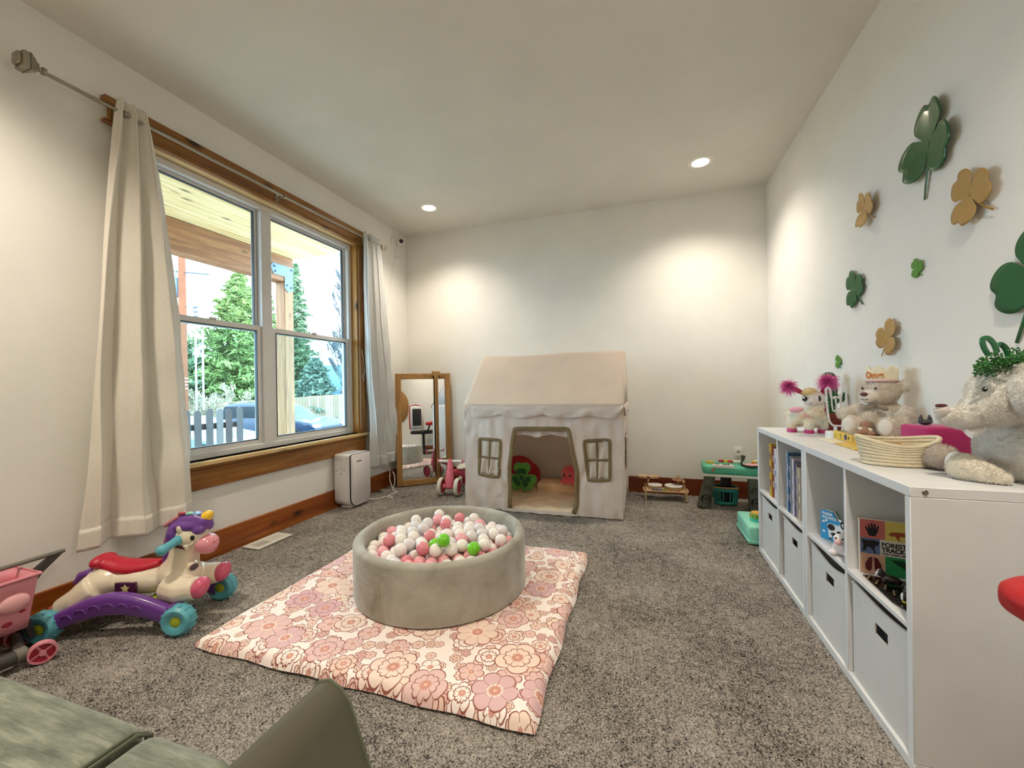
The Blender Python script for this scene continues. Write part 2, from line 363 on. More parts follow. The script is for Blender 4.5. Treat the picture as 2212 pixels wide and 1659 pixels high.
# recessed lamps
can_m = mat('lamp_trim', '#f1ede2', .5); lens_m = mat('lamp_lens', '#fff3dc', .5, emit='#fff0d8', es=14)
for i, (x, y) in enumerate(lamps):
    t = thing('recessed_light', ('lit round recessed ceiling light near the window wall corner' if x < 0 else 'lit round recessed ceiling light nearer the clover wall') if y > 3 else
              ['recessed ceiling light over the green play couch, out of frame','recessed ceiling light over the gaming chair, out of frame','recessed ceiling light at the near end of the room on the window side','recessed ceiling light at the near end of the room on the shelf side'][i-2], 'ceiling light', (x, y, ZC), group=None if y > 3 else 'ceiling lights behind the viewer')
    MB().lathe([(.060,.012),(.064,-.003),(.080,-.005),(.090,-.001),(.0905,.0012),(.062,.0012),(.06,.06),(.058,.06),(.058,.012)], 40).build('trim_ring', can_m, t)
    MB().lathe([(.0,.010),(.04,.010),(.0585,.006),(.0585,.02),(0,.02)], 32).build('lens', lens_m, t)
    ld = bpy.data.lights.new('lamp', 'SPOT'); ld.energy = LAMP_W*3.2*(.52 if y > 3 else .80 if y > 0 else .60); ld.color = (1,.89,.74); ld.spot_size = math.radians(128); ld.spot_blend = 1.0; ld.shadow_soft_size = .06
    lo_ = bpy.data.objects.new('lamp', ld); COL.objects.link(lo_); lo_.parent = t; lo_.location = (0,0,-.012)
# ------------------------------------------------------------------ outside: porch, fences, cars, trees
porch_m = wood('porch_pine', '#b99a5c', '#e2cb94', '#f1e2b6', 1, .5, True, .8)
beam_m = wood('fir_beam', '#6a4222', '#8d5c32', '#ad7d4c', 1, .6); post_m = wood('fir_post', '#79522f', '#9c7248', '#b89066', 2, .6)
pch = struct(bpy.data.objects.new('porch_ceiling', None)); COL.objects.link(pch); pch.location = (-3.6, 2, 2.73)
base = MB().rbox((-.045, -3.6, 0), (.045, 4.18, .02), .006, 1)
x = XL-T-.05; k = 0; me0 = None
while x > -4.42:
    if me0 is None: o = base.build('board', porch_m, pch); me0 = o.data
    else: o = bpy.data.objects.new('board', me0); COL.objects.link(o); o.parent = pch
    o.location = (x+3.6, -2, -.005+R_.uniform(-.0015, .0015)); x -= .093; k += 1
slab_m = mat('concrete', '#aca79d', .9, var=.06, bump=.2)
struct(MB().box((-4.7, -3, -.24), (XL-T, 4.6, -.12)).build('porch_slab', slab_m, smooth=False))
struct(MB().box((-4.6, -3.6, 2.745), (XL-T, 4.2, 2.9)).build('porch_roof', porch_m, smooth=False))
struct(MB().rbox((-4.47, -3.6, 2.40), (-4.31, 4.16, 2.722), .006, 1).build('porch_beam', beam_m))
pst = struct(MB().rbox((-4.46, 4.015, -.12), (-4.31, 4.155, 2.40), .006, 1).build('porch_post', post_m))
steel = mat('painted_steel', '#5f7488', .45, metal=.3)
t = thing('beam_bracket', 'blue-grey steel L bracket bolted where porch beam meets post', 'bracket', (-4.30, 4.08, 2.3))
out = [(-.235,.30),(-.27,.25),(-.225,.165),(-.075,.165),(-.062,.15),(-.062,.02),(-.01,-.03),(.055,-.005),(.065,.05),(.065,.30)]
out = [(y, z) for y, z in out]
MB().prism(out, .008, Matrix(((0,0,1,-.009),(1,0,0,0),(0,1,0,0),(0,0,0,1)))).build('plate', steel, t)
for y, z in ((-.215,.26),(-.2,.2),(.04,.27),(-.03,.06),(.035,.04)): MB().cyl((-.001,y,z),(.008,y,z),.012,8).build('bolt', mat('bolt', '#3c4652', .4, metal=.6), t)
struct(MB().prism([(4.16,2.72),(5.3,3.25),(4.16,3.25)], .05, Matrix(((0,0,1,-4.5),(1,0,0,0),(0,1,0,0),(0,0,0,1)))).build('gable_trim_panel', mat('pale_siding', '#b9cdd2', .7), None))
GZ = -1.15
grass = mat('pale_yard_ground', '#77746c', .95, var=.2, vs=1.5, bump=.4, bs=30, bd=.02)
struct(MB().box((-70, -30, GZ-.5), (XL-T-.02, 80, GZ)).build('ground', grass, smooth=False))
# picket fence
pk = [mat('weathered_picket', '#4f4a49', .8, var=.12, vs=4), mat('pale_picket', '#686563', .8, var=.1, vs=4), mat('brown_picket', '#463c3a', .8, var=.14, vs=4)]
t = thing('picket_fence', 'grey picket fence with rounded tops standing outside the left pane', 'fence', (-6.0, 3.3, GZ))
pa, pb = Vector((-6.16, 3.05, 0)), Vector((-5.87, 4.60, 0)); dv = (pb-pa); L = dv.length; du = dv/L; ang = math.atan2(du.y, du.x)
pw = .042; prof = [(-pw,0),(pw,0),(pw,1.86)]+[(pw*math.cos(a), 1.86+.05*math.sin(a)**.8) for a in (.5,1.0,PI/2,PI-1.0,PI-.5)]+[(-pw,1.86)]
mesh = None; npk = 13
for i in range(npk):
    p = pa+dv*(i/(npk-1))
    if mesh is None: o = MB().prism(prof, .02, rotm(PI/2)).build('picket', pk[0], t); mesh = [o.data]; [mesh.append(o.data.copy()) for _ in (1,2)]; [mesh[k].materials.clear() or mesh[k].materials.append(pk[k]) for k in (1,2)]
    else: o = bpy.data.objects.new('picket', mesh[(0,0,1,2,0,1,2,0)[i % 8]]); COL.objects.link(o); o.parent = t
    o.location = (p.x+6.0, p.y-3.3, -.01*(i%3)+.01); o.rotation_euler = (R_.uniform(-.008,.008), R_.uniform(-.012,.012), ang)
for z in (.5, 1.62):
    M = Matrix.Translation(pa-Vector((-6,3.3,0))+Vector((0,0,z))) @ rotm(0,0,ang)
    MB().rbox((-.1,.022,0), (L+.05,.06,.085), .004, 1, M).build('rail', pk[2], t)
# tall board fence at the back
bf = mat('board_fence', '#8a7a64', .85, var=.12, vs=2); bf2 = mat('board_fence_pale', '#9a8d78', .85, var=.1, vs=2)
t = thing('board_fence', 'tall pale wooden board fence behind the parked cars', 'fence', (-19, 17, GZ))
pts = [(-24.5, 9.8), (-21.5, 14.08), (-17.08, 19.7), (-13.5, 24.5)]; tops = [.20, .29, .635, .92]
ms = None; b0 = MB().box((-.068,-.012,0),(.068,.012,1)).build('fence_board', bf, t, smooth=False); b1 = b0.data.copy(); b1.materials.clear(); b1.materials.append(bf2); first = True
for s in range(3):
    a, c = Vector(pts[s]), Vector(pts[s+1]); n = int((c-a).length/.145); an = math.atan2((c-a).y, (c-a).x)
    for i in range(n):
        if first: o = b0; first = False
        else: o = bpy.data.objects.new('fence_board', b0.data if R_.random() < .6 else b1); COL.objects.link(o); o.parent = t
        p = a.lerp(c, i/n); zt = tops[s]+(tops[s+1]-tops[s])*i/n
        o.location = (p.x+19, p.y-17, 0); o.rotation_euler = (0,0,an+R_.uniform(-.1,.1)); o.scale = (1,1,zt-GZ+R_.uniform(-.015,.015))
# utility pole
t = thing('utility_pole', 'brown wooden utility pole with a grey transformer can', 'pole', (-19.4, 12.66, GZ))
polem = mat('pole_wood', '#7d4a2e', .8, var=.15, vs=1)
MB().tube([(0,0,0),(0,0,10)], [.17,.13], 14).build('pole', polem, t)
can = mat('transformer_paint', '#6f8aa3', .5)
dirr = Vector((-.95,-.31,0))
c = dirr*.36+Vector((0,0,6.75)); MB().lathe([(0,-.42),(.19,-.42),(.2,-.40),(.2,.36),(.21,.36),(.21,.42),(.1,.46),(0,.47)], 16, Matrix.Translation(c)).build('transformer', can, t)
for k in (-.08,.08): MB().tube([c+Vector((k,0,.42)), c+Vector((k*1.5,0,.62)), c+Vector((k*1.5+.05,0,.78))], .025, 6).build('bushing', can, t)
dk = mat('line_metal', '#4a5964', .5)
MB().tube([dirr*1.9+Vector((0,0,7.62)), -dirr*1.2+Vector((0,0,7.3))], .035, 6).build('crossarm', dk, t)
MB().tube([-dirr*.1+Vector((0,0,5.9)), -dirr*.5+Vector((0,0,5.9)), -dirr*.5+Vector((0,0,5.4)), -dirr*.1+Vector((0,0,5.4))], .02, 6).build('bracket', dk, t)
for z in (5.85, 5.65, 5.45): MB().cyl(-dirr*.5+Vector((0,0,z)), -dirr*.68+Vector((0,0,z)), .05, 8).build('insulator', dk, t)
MB().tube([dirr*.25+Vector((0,0,z)) for z in (6.4,6.0)], .01, 4).build('wire', dk, t)
for z in (2.25, 2.4, 2.55, 2.7): MB().lathe([(.158,-.02),(.166,-.02),(.166,.02),(.158,.02)], 14, Matrix.Translation((0,0,z))).build('band', mat('zinc_band', '#d9d9d2', .5), t)
t = thing('antenna_mast', 'thin white lattice mast rising beside the utility pole', 'mast', (-20.2, 13.9, GZ))
wm = mat('mast_white', '#a9b9c8', .5)
for s in (-.17,.17): MB().cyl(-dirr*s+Vector((0,0,1.2)), -dirr*s+Vector((0,0,5.1)), .045, 6).build('rail', wm, t)
b = MB()
for k in range(13): b.cyl(dirr*.17+Vector((0,0,1.3+.3*k)), -dirr*.17+Vector((0,0,1.45+.3*k)), .015, 5)
o = b.build('lattice', wm, t); o['kind'] = 'stuff'
# trees
def leaf_mat(name, lo, hi):
    m = bpy.data.materials.new(name); m.use_nodes = True; n = N(m)
    n.l.new(n.ramp(n.noise(n.coord(), 2.5, 4, .7), [(.3, hexc(lo)), (.7, hexc(hi))]), n.bsdf.inputs['Base Color']); n.bsdf.inputs['Roughness'].default_value = .8; MATS[name] = m; return m
def tri_cloud(name, C, S, m, parent, rg, flat=.6):
    n = len(C); d = rg.normal(0,1,(n,3)); d[:,2] *= flat; d /= np.linalg.norm(d,axis=1)[:,None]; e = np.cross(d, rg.normal(0,1,(n,3))); e /= np.linalg.norm(e,axis=1)[:,None]
    S = S*(.6+.8*rg.random((n,1))); vs = np.stack([C-d*S*.5+e*S*.2, C-d*S*.5-e*S*.2, C+d*S], 1).reshape(-1,3); f = np.arange(n*3).reshape(-1,3)
    me = bpy.data.meshes.new(name); me.from_pydata(vs.tolist(), [], f.tolist()); me.materials.append(m); o = bpy.data.objects.new(name, me); COL.objects.link(o); o.parent = parent; return o
def conifer(x, y, h, r, m, label, n=9000, seed=1, low=.02):
    rg = np.random.default_rng(seed); t = thing('conifer_tree', label, 'tree', (x, y, GZ), group=None)
    MB().tube([(0,0,0),(0,0,h*.97)], [h*.018+.05,.02], 8).build('trunk', mat('bark', '#5d4c3c', .9), t)
    C = []; nb = 150
    for k in range(nb):
        f = k/nb; z = h*(low+(1-low)*f**.92); L = r*(1-f)**.8*rg.uniform(.65,1.12)+.12; a = k*2.4+rg.normal(0,.3)
        q = int(n/nb*(.3+1.6*(1-f))); s = rg.random(q)**.6
        px = np.cos(a)*L*s; py = np.sin(a)*L*s; pz = z-.18*L*s**1.5+.10*L*s**4*2
        w = (.05+.16*L*(1-s*.6))[:,None]
        C.append(np.stack([px,py,pz],1)+rg.normal(0,1,(q,3))*w*np.array([1,1,.38]))
    tri_cloud('foliage', np.concatenate(C), .17+r*.03, m, t, rg); return t
g1 = leaf_mat('spruce_green', '#4f6f3c', '#9fb56a'); g2 = leaf_mat('fir_dark', '#34504a', '#7f9c86'); g3 = leaf_mat('fir_mid', '#41624a', '#8fa97c')
conifer(-23.4, 18.4, 9.3, 3.2, g1, 'tall bright green spruce whose pointed top shows in the left pane', 22000, 1)
conifer(-24.6, 20.9, 9.9, 2.6, g1, 'bright green spruce rising just left of the window mullion', 18000, 2)
conifer(-26.0, 15.6, 7.3, 3.6, g3, 'broad rounded green fir just right of the utility pole', 20000, 3)
conifer(-22.9, 11.2, 4.6, 2.9, g2, 'dark fir low behind and left of the utility pole', 12000, 4)
conifer(-22.3, 21.6, 10.6, 1.5, g3, 'sparse green fir seen around the porch post', 15000, 5)
conifer(-19.0, 19.9, 4.0, 1.7, g2, 'low dark fir right of the porch post above the fence', 9000, 6)
def bare(x, y, z0, h, mode, label, m, seed, nm='bare_tree', depth=4, w0=.09, n0=8):
    rg = random.Random(seed); t = thing(nm, label, 'tree' if mode == 'poplar' else 'shrub', (x, y, z0)); b = MB()
    def grow(p, d, L, w, k):
        q = p+d*L*.5+Vector((rg.uniform(-1,1),rg.uniform(-1,1),rg.uniform(-1,1)))*L*.05; e = p+d*L; b.tube([p,q,e], [w,w*.8,w*.55], 3, cap=False)
        if k == 0: return
        for _ in range(4 if mode != 'poplar' else 4):
            s = rg.uniform(.25,1); v = Vector((rg.gauss(0,1),rg.gauss(0,1),rg.gauss(0,.6)))
            nd = (d+v*(.30 if mode == 'poplar' else .5)+Vector((0,0,.35 if mode == 'poplar' else .05))).normalized(); grow(p+d*L*s, nd, L*rg.uniform(.45,.68), max(w*.6,.021), k-1)
    if mode == 'poplar':
        b.tube([(0,0,0),(0,0,h)], [.16,.03], 6)
        for i in range(46): a = rg.uniform(0,2*PI); z = h*(.08+.86*i/34); grow(Vector((0,0,z)), Vector((math.cos(a)*.33,math.sin(a)*.33,1)).normalized(), 1.9*(1-.55*i/34), .035, 3)
    else:
        for i in range(n0): a = rg.uniform(0,2*PI); s = rg.uniform(.2,.8); grow(Vector((math.cos(a)*.5,math.sin(a)*.5,0)), Vector((math.cos(a)*s,math.sin(a)*s,1)).normalized(), h*.42, .035, depth)
    b.build('branches', m, t, smooth=False, fix=False); return t
tw = mat('grey_twigs', '#545e62', .9); tb = mat('tan_twigs', '#b9b39b', .9)
bare(-17.6, 20.9, GZ, 11.5, 'poplar', 'tall columnar poplar with bare upright branches in right pane', tw, 3, 'bare_poplar')
bare(-21.9, 15.2, GZ, 3.2, 'shrub', 'pale bare brush above the board fence right of the mast', tb, 5, 'bare_shrub', 4)
bare(-21.2, 16.9, GZ, 3.2, 'shrub', 'pale bare brush above the fence next to the mullion', tb, 6, 'bare_shrub', 4)
bare(-17.9, 22.4, GZ, 3.2, 'shrub', 'grey bare shrub above the fence under the poplar', tw, 8, 'bare_shrub', 4)
bare(-19.9, 19.6, GZ, 3.0, 'shrub', 'pale bare brush seen left of the porch post', tb, 9, 'bare_shrub', 3)
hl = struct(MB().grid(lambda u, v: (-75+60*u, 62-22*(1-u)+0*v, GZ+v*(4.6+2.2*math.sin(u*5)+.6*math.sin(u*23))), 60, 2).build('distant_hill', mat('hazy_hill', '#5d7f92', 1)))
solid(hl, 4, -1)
t = thing('distant_house', 'low house with pale roof beyond the fence at lower right', 'house', (-19.5, 27.5, GZ))
MB().box((-2.5,-2,0),(2.5,2,1.9)).build('wall', mat('far_wall', '#a9b6c4', .8), t); MB().prism([(-2.9,0),(2.9,0),(0,1.0)], 4.6, Matrix.Translation((0,2.3,1.9)) @ rotm(PI/2)).build('roof', mat('far_roof', '#8f9aa8', .8), t)
# cars
navy = mat('navy_car_paint', '#0e2440', .4, metal=.1, coat=.25); blk = mat('tyre_black', '#15181b', .7); alloy = mat('alloy', '#c6cdd2', .3, metal=.6); carglass = mat('car_glass', '#101a22', .15, spec=.5)
slv = mat('silver_car_paint', '#6f7b7d', .4, metal=.2, coat=.3)
def car(t, paint, L=4.5, Wd=1.84, Hh=1.68, suv=True):
    """body along +x (nose at +x), wheels on z=0"""
    st = ([(-.5,.42,.95),(-.49,.95,1.0),(-.46,1.15,.9),(-.40,1.62,.72),(-.2,Hh,.70),(.02,Hh-.03,.70),(.10,1.5,.74),(.20,1.12,.88),(.30,1.06,.95),(.44,.96,.92),(.49,.80,.84),(.5,.5,.8)] if suv else
          [(-.5,.45,.9),(-.49,.9,.95),(-.36,1.0,.88),(-.22,1.38,.68),(-.02,1.42,.68),(.10,1.28,.72),(.2,.98,.88),(.42,.82,.9),(.49,.66,.82),(.5,.45,.8)])
    def fn(u, v):
        k = u*(len(st)-1); i = min(int(k), len(st)-2); f = k-i; f = f*f*(3-2*f)
        x = (st[i][0]+(st[i+1][0]-st[i][0])*f)*L; h = st[i][1]+(st[i+1][1]-st[i][1])*f; tw_ = st[i][2]+(st[i+1][2]-st[i][2])*f
        a = -1+2*v; e = abs(a); sg = 1 if a >= 0 else -1; hw = Wd/2*(1-.06*(abs(x/L)*2)**4)
        if e > .45: q = (e-.45)/.55; z = min(h, 1.0)*(1-q)+.28*q; yy = hw*(1-.04*(1-q)) if h > 1.0 else hw
        else: q = e/.45; z = h if q < .6 else h+(min(h,1.0)-h)*((q-.6)/.4); yy = hw*(tw_*q/.6 if q < .6 else tw_+(.96-tw_)*(q-.6)/.4)
        return (x, sg*yy, z)
    body = MB().grid(fn, 49, 29).build('body', paint, t, angle=30)
    MB().box((-.49*L,-Wd/2+.06,.24),(.49*L,Wd/2-.06,.34)).build('underbody', blk, t)
    for s in (-1, 1):
        y = s*(Wd/2*.90)
        for a, bq in (((-.40,-.24)), ((-.22,-.03)), ((-.01,.13))):
            top = Hh-.14; o = [(a*L,1.03),(bq*L,1.03),(bq*L-(.22 if bq > .1 else 0),top-(.12 if bq > .1 else 0)),(a*L+(.12 if a < -.3 else 0),top)]
            MB().prism(o, .02, Matrix(((1,0,0,0),(0,0,1,y-.01 if s > 0 else y-.01),(0,1,0,0),(0,0,0,1))) ).build('window', carglass, t)
        for xx in (-.31, .31):
            M = Matrix.Translation((xx*L, s*(Wd/2-.10), .35)) @ rotm(PI/2)
            w = MB().lathe([(.0,-.11),(.25,-.11),(.33,-.09),(.35,-.04),(.35,.04),(.33,.09),(.25,.11),(0,.11)], 28, M).build('wheel', blk, t)
            for sp in range(5):
                M2 = Matrix.Translation((xx*L, s*(Wd/2+.02), .35)) @ rotm(0, sp*2*PI/5, 0); MB().rbox((-.03,-.012,.02),(.03,.012,.22), .01, 1, M2).build('spoke', alloy, w)
            MB().lathe([(.205,-.012),(.235,-.012),(.235,.012),(.205,.012)], 24, Matrix.Translation((xx*L, s*(Wd/2+.018), .35)) @ rotm(PI/2)).build('rim', alloy, w)
            MB().lathe([(.37,-.02),(.42,-.02),(.42,.02),(.37,.02)], 20, Matrix.Translation((xx*L, s*Wd/2, .35)) @ rotm(PI/2), 0, PI).build('wheel_arch', blk, t)
        MB().rbox((.07*L,s*(Wd/2+.02),1.03),(.11*L,s*(Wd/2+.2),1.17), .03).build('wing_mirror', paint, t)
        MB().rbox((.455*L,s*(Wd/2-.34),.78),(.492*L,s*(Wd/2-.06),.9), .03).build('headlight', mat('headlight', '#e6edf2', .1), t)
    MB().rbox((.485*L,-.5,.55),(.503*L,.5,.76), .02).build('grille', blk, t); MB().rbox((.48*L,-.75,.32),(.508*L,.75,.48), .02).build('bumper', blk, t)
t = thing('blue_suv', 'dark blue SUV parked outside behind the porch post', 'car', (-13.1, 11.95, GZ), .09); car(t, navy)
t = thing('silver_car', 'silver car parked outside behind the picket fence', 'car', (-12.4, 8.3, GZ), .12); car(t, slv, 4.4, 1.78, 1.42, False)
# ------------------------------------------------------------------ curtains
curt = mat('linen_curtain', '#d8d3c6', .9, var=.03, vs=5, bump=.35, bs=420, bd=.001, sheen=.2)
def curtain_weave(name, col):
    m = bpy.data.materials.new(name); m.use_nodes = True; n = N(m); co = n.coord((1,1,1)); c = hexc(col)
    w = n.noise(n.coord((60,60,500)), 1, 2); w2 = n.noise(n.coord((400,400,30)), 1, 2); f = n.m('ADD', n.m('MULTIPLY', w, .5), n.m('MULTIPLY', w2, .5))
    n.l.new(n.ramp(f, [(.35, [x*.93 for x in c]), (.65, [min(1,x*1.04) for x in c])]), n.bsdf.inputs['Base Color']); n.bsdf.inputs['Roughness'].default_value = .9; n.bsdf.inputs['Sheen Weight'].default_value = .15
    tr = n.node('BsdfTranslucent', {'Color': (*c, 1)}); mx = n.node('MixShader', {0: .18, 1: n.bsdf.outputs[0], 2: tr.outputs[0]}); n.l.new(mx.outputs[0], n.n['Material Output'].inputs[0])
    big = n.noise(co, 6, 4, .6); n.bump(n.m('ADD', n.m('MULTIPLY', f, .08), big), .35, .02); MATS[name] = m; return m
curt = curtain_weave('linen_weave', '#f0eade'); curt2 = curtain_weave('linen_weave_cool', '#e8e8e6')
nickel = mat('brushed_nickel', '#a19a8a', .35, metal=.9, var=.05)
ROD = Vector((XL+.10, 0, 2.452))
t = thing('curtain_rod', 'long brushed nickel curtain rod with square finials above the window', 'curtain rod', (ROD.x, 2.25, ROD.z))
MB().cyl((ROD.x,1.07,ROD.z-.004),(ROD.x,3.44,ROD.z+.004),.0085,12).build('rod', nickel, t)
def finial(y, s, m, r=.036):
    b = MB(); b.at((ROD.x, y, ROD.z)); b.lathe([(.009,0),(.016,.004),(.017,.014),(.010,.02),(.012,.03)], 16, rotm(-PI/2*s)); M = rotm(-PI/2*s) 
    b.rbox((-r*.55,-r*.55,.028),(r*.55,r*.55,.045),.006,1,M)
    b.add([(-r*.6,-r*.6,.04),(r*.6,-r*.6,.04),(r*.6,r*.6,.04),(-r*.6,r*.6,.04),(-r,-r,.062),(r,-r,.062),(r,r,.062),(-r,r,.062)], [(0,3,2,1),(4,5,6,7),(0,1,5,4),(1,2,6,5),(2,3,7,6),(3,0,4,7)], M)
    b.rbox((-r,-r,.06),(r,r,.085),.008,2,M); b.rbox((-r*.7,-r*.7,.083),(r*.7,r*.7,.098),.008,2,M)
    return b.build('finial', m, t, angle=30)
finial(1.075, -1, nickel); finial(3.435, 1, nickel, .026)
for y in (1.36, 2.32, 3.285):
    b = MB(); b.cyl((XL+.02,y,ROD.z-.002),(ROD.x,y,ROD.z-.002),.006,8); b.rbox((XL+.022,y-.012,ROD.z-.05),(XL+.03,y+.012,ROD.z+.035),.003,1); b.lathe([(.011,-.01),(.014,-.01),(.014,.01),(.011,.01)],14,Matrix.Translation((ROD.x,y,ROD.z))@rotm(PI/2)); b.build('bracket', nickel, t)
home(t)
def drape(name, y_top, y_bot, z0, z1, npl, seed, depth=(.022,.05), xoff=.0, bulge=None, m=curt):
    rg = random.Random(seed); ph = [rg.uniform(-.5,.5) for _ in range(12)]
    def fn(u, v):
        z = z1+(z0-z1)*v; e = v**.8
        ya = y_top[0]+(y_bot[0]-y_top[0])*e; yb = y_top[1]+(y_bot[1]-y_top[1])*e
        if bulge: ya += bulge[0]*math.sin(PI*v); yb += bulge[1]*math.sin(PI*v)
        w = u*npl*2*PI+.5*math.sin(3.1*v+ph[0])+.35*math.sin(u*9+v*5+ph[1])*v
        amp = depth[0]+(depth[1]-depth[0])*min(1,v*1.5)
        s = math.sin(w); s = math.copysign(abs(s)**.75, s)
        x = ROD.x+xoff+amp*s*(1+.25*math.sin(4*u+ph[2]))+.008*math.sin(v*17+u*7+ph[3])*v+.006*math.sin(v*41+u*13)*v*u
        y = ya+(yb-ya)*(u+.16/npl*math.sin(2*w)*(.9-.3*v))
        if v < .03: x = ROD.x+(x-ROD.x)*(.55+.45*v/.03)
        return (x, y, z+.010*math.sin(w*.5+ph[4])*v)
    o = MB().grid(fn, 150, 150).build(name, m, None, angle=180); solid(o, .0025); return o, fn
def hem(fn, par, m):
    def f2(u, v):
        vv = .955+.047*v; a = Vector(fn(u, min(vv,1.0))); b = Vector(fn(min(u+.004,1), min(vv,1))); d = b-a; nrm = Vector((abs(d.y), -d.x*(1 if d.y > 0 else -1), 0)); nrm = nrm.normalized() if nrm.length > 1e-6 else Vector((1,0,0))
        return a+nrm*.003+Vector((0,0,-.0*v))
    o = MB().grid(f2, 150, 6).build('hem', m, par, angle=180); solid(o, .0025); return o
t = thing('curtain', 'wide cream linen curtain hanging at the left end of the window', 'curtain', (ROD.x, 1.38, .31))
o, fn = drape('fabric', (1.332,1.452), (1.165,1.655), .312, 2.515, 2.6, 4, (.024,.040), bulge=(-.02,.03)); o.parent = t; hem(fn, t, curt); home(t)
t = thing('curtain', 'narrower grey-white linen curtain gathered at the right end of the window', 'curtain', (ROD.x, 3.45, .28))
o, fn = drape('fabric', (3.20,3.415), (3.275,3.69), .275, 2.512, 3.1, 11, (.03,.05), bulge=(-.045,-.03), m=curt2); o.parent = t; hem(fn, t, curt2)
gb = mat('black_grommet', '#0c0d0e', .25)
MB().lathe([(.017,-.004),(.030,-.005),(.032,0),(.030,.005),(.017,.004),(.013,0),(.017,-.004)], 24, Matrix.Translation((ROD.x+.004,3.242,ROD.z)) @ rotm(PI/2,0,-.5)).build('grommet', gb, t)
MB().ell((ROD.x+.012,3.235,ROD.z-.003),(.016,.010,.016)).build('rod_end_knob', gb, t); home(t)
# ------------------------------------------------------------------ cube shelves
melam = mat('white_laminate', '#dfe0e2', .38, var=.008); back_m = mat('shelf_back_board', '#c9c0ae', .7)
def shelf_unit(y0, y1, label, holes=True):
    x0, x1, Hh = .668, 1.05, .763; t = thing('cube_shelf', label, 'shelf', ((x0+x1)/2, (y0+y1)/2, 0), group='white cube shelf units')
    P_ = lambda lo, hi, nm, r=.0015: MB().rbox(lo, hi, r, 1).build(nm, melam, t)
    ym_ = (y0+y1)/2; e = .0003
    P_((x0,y0,Hh-.027),(x1,y1,Hh),'top_panel'); P_((x0,y0,0),(x1,y1,.030),'bottom_panel')
    P_((x0,y0,.030+e),(x1,y0+.024,Hh-.027-e),'side_panel'); P_((x0,y1-.024,.030+e),(x1,y1,Hh-.027-e),'side_panel')
    P_((x0+.002,ym_-.008,.030+e),(x1-.01,ym_+.008,Hh-.027-e),'divider')
    for a, b in ((y0+.024+e, ym_-.008-e), (ym_+.008+e, y1-.024-e)): P_((x0+.002,a,.374),(x1-.01,b,.390),'shelf')
    MB().box((x1-.009,y0+.024+e,.03+e),(x1-.003,y1-.024-e,Hh-.027-e)).build('back_panel', back_m, t)
    if holes:
        for x_ in (.70, 1.02): MB().lathe([(0,.0035),(.0035,.0035),(.0035,.0012),(.006,.0014),(.0072,0),(.0072,-.004),(0,-.004)], 16, Matrix.Translation((x_, y0-.0005, .7495)) @ rotm(PI/2)).build('cam_screw', mat('steel_screw', '#8b8780', .35, metal=.8), t)
    return home(t)
shelf_unit(1.340, 2.086, 'nearer white cube shelf with farm book and forest book inside')
shelf_unit(2.090, 2.838, 'farther white cube shelf with rows of thin picture books inside', False)
binm = mat('grey_canvas_bin', '#d3d0cd', .9, var=.02, vs=4, bump=.2, bs=500, bd=.0008); dark_in = mat('bin_inside', '#8f8b86', .95)
for k, (a, b, lab) in enumerate([(1.368,1.695,'pale canvas storage bin below the forest book'), (1.719,2.052,'pale canvas storage bin below the farm book'), (2.118,2.412,'pale canvas storage bin below the thin picture book row'), (2.500,2.808,'pale canvas storage bin in the farthest lower cube')]):
    t = thing('storage_bin', lab, 'bin', (.85, (a+b)/2, .031), group='canvas bins in the lower cubes')
    xf, xb, z0, z1 = .682, 1.02, .032, .352; hw = .034; yc = (a+b)/2+.0; hy0, hy1, hz0, hz1 = yc-hw-.02, yc+hw-.02, .258, .292
    sag = .018 if k != 1 else .03
    us = sorted({a, b, hy0, hy1} | {a+(b-a)*i/16 for i in range(17)}); zs = [z0, .15, hz0, hz1, 1.0]
    mb = MB(); n = len(us); vs = []
    top = lambda y: z1-sag*max(0,math.sin(PI*(y-a)/(b-a)))**1.3
    bow = lambda y, z: xf-.004*math.sin(PI*(y-a)/(b-a))*(1 if z < .3 else .3)+(.012*math.sin(PI*(y-a)/(b-a)) if z > .32 else 0)
    for z in zs:
        for y in us: zz = top(y) if z == 1.0 else z; vs.append((bow(y, zz), y, zz))
    fs = [(j*n+i, j*n+i+1, (j+1)*n+i+1, (j+1)*n+i) for j in range(4) for i in range(n-1) if not (j == 2 and us[i] >= hy0-1e-6 and us[i+1] <= hy1+1e-6)]
    o = mb.add(vs, fs).build('front_panel', binm, t, smooth=False); solid(o, .004, 1)
    b_ = MB(); b_.box((xf+.004,a,z0),(xf+.008,b,z0+.004)); b_.box((xb,a,z0),(xb+.004,b,z1)); b_.box((xf+.006,a,z0),(xb,a+.004,z1)); b_.box((xf+.006,b-.004,z0),(xb,b,z1)); b_.box((xf+.006,a,z0),(xb,b,z0+.004)); b_.build('body', binm, t)
    mb = MB(); mb.tube([(bow(y,.35)-.001,y,top(y)-.004) for y in us], .0035, 6); mb.build('rim_binding', binm, t)
    if k == 2: MB().ell((.73,yc-.035,.25),(.035,.05,.04)).build('pink_content', mat('pink_toy', '#c3a1b0', .6), t)
    if k == 1: MB().ell((.735,yc-.02,.24),(.035,.06,.045)).build('toy_content', mat('beige_toy', '#b39a8c', .6), t)
    home(t)
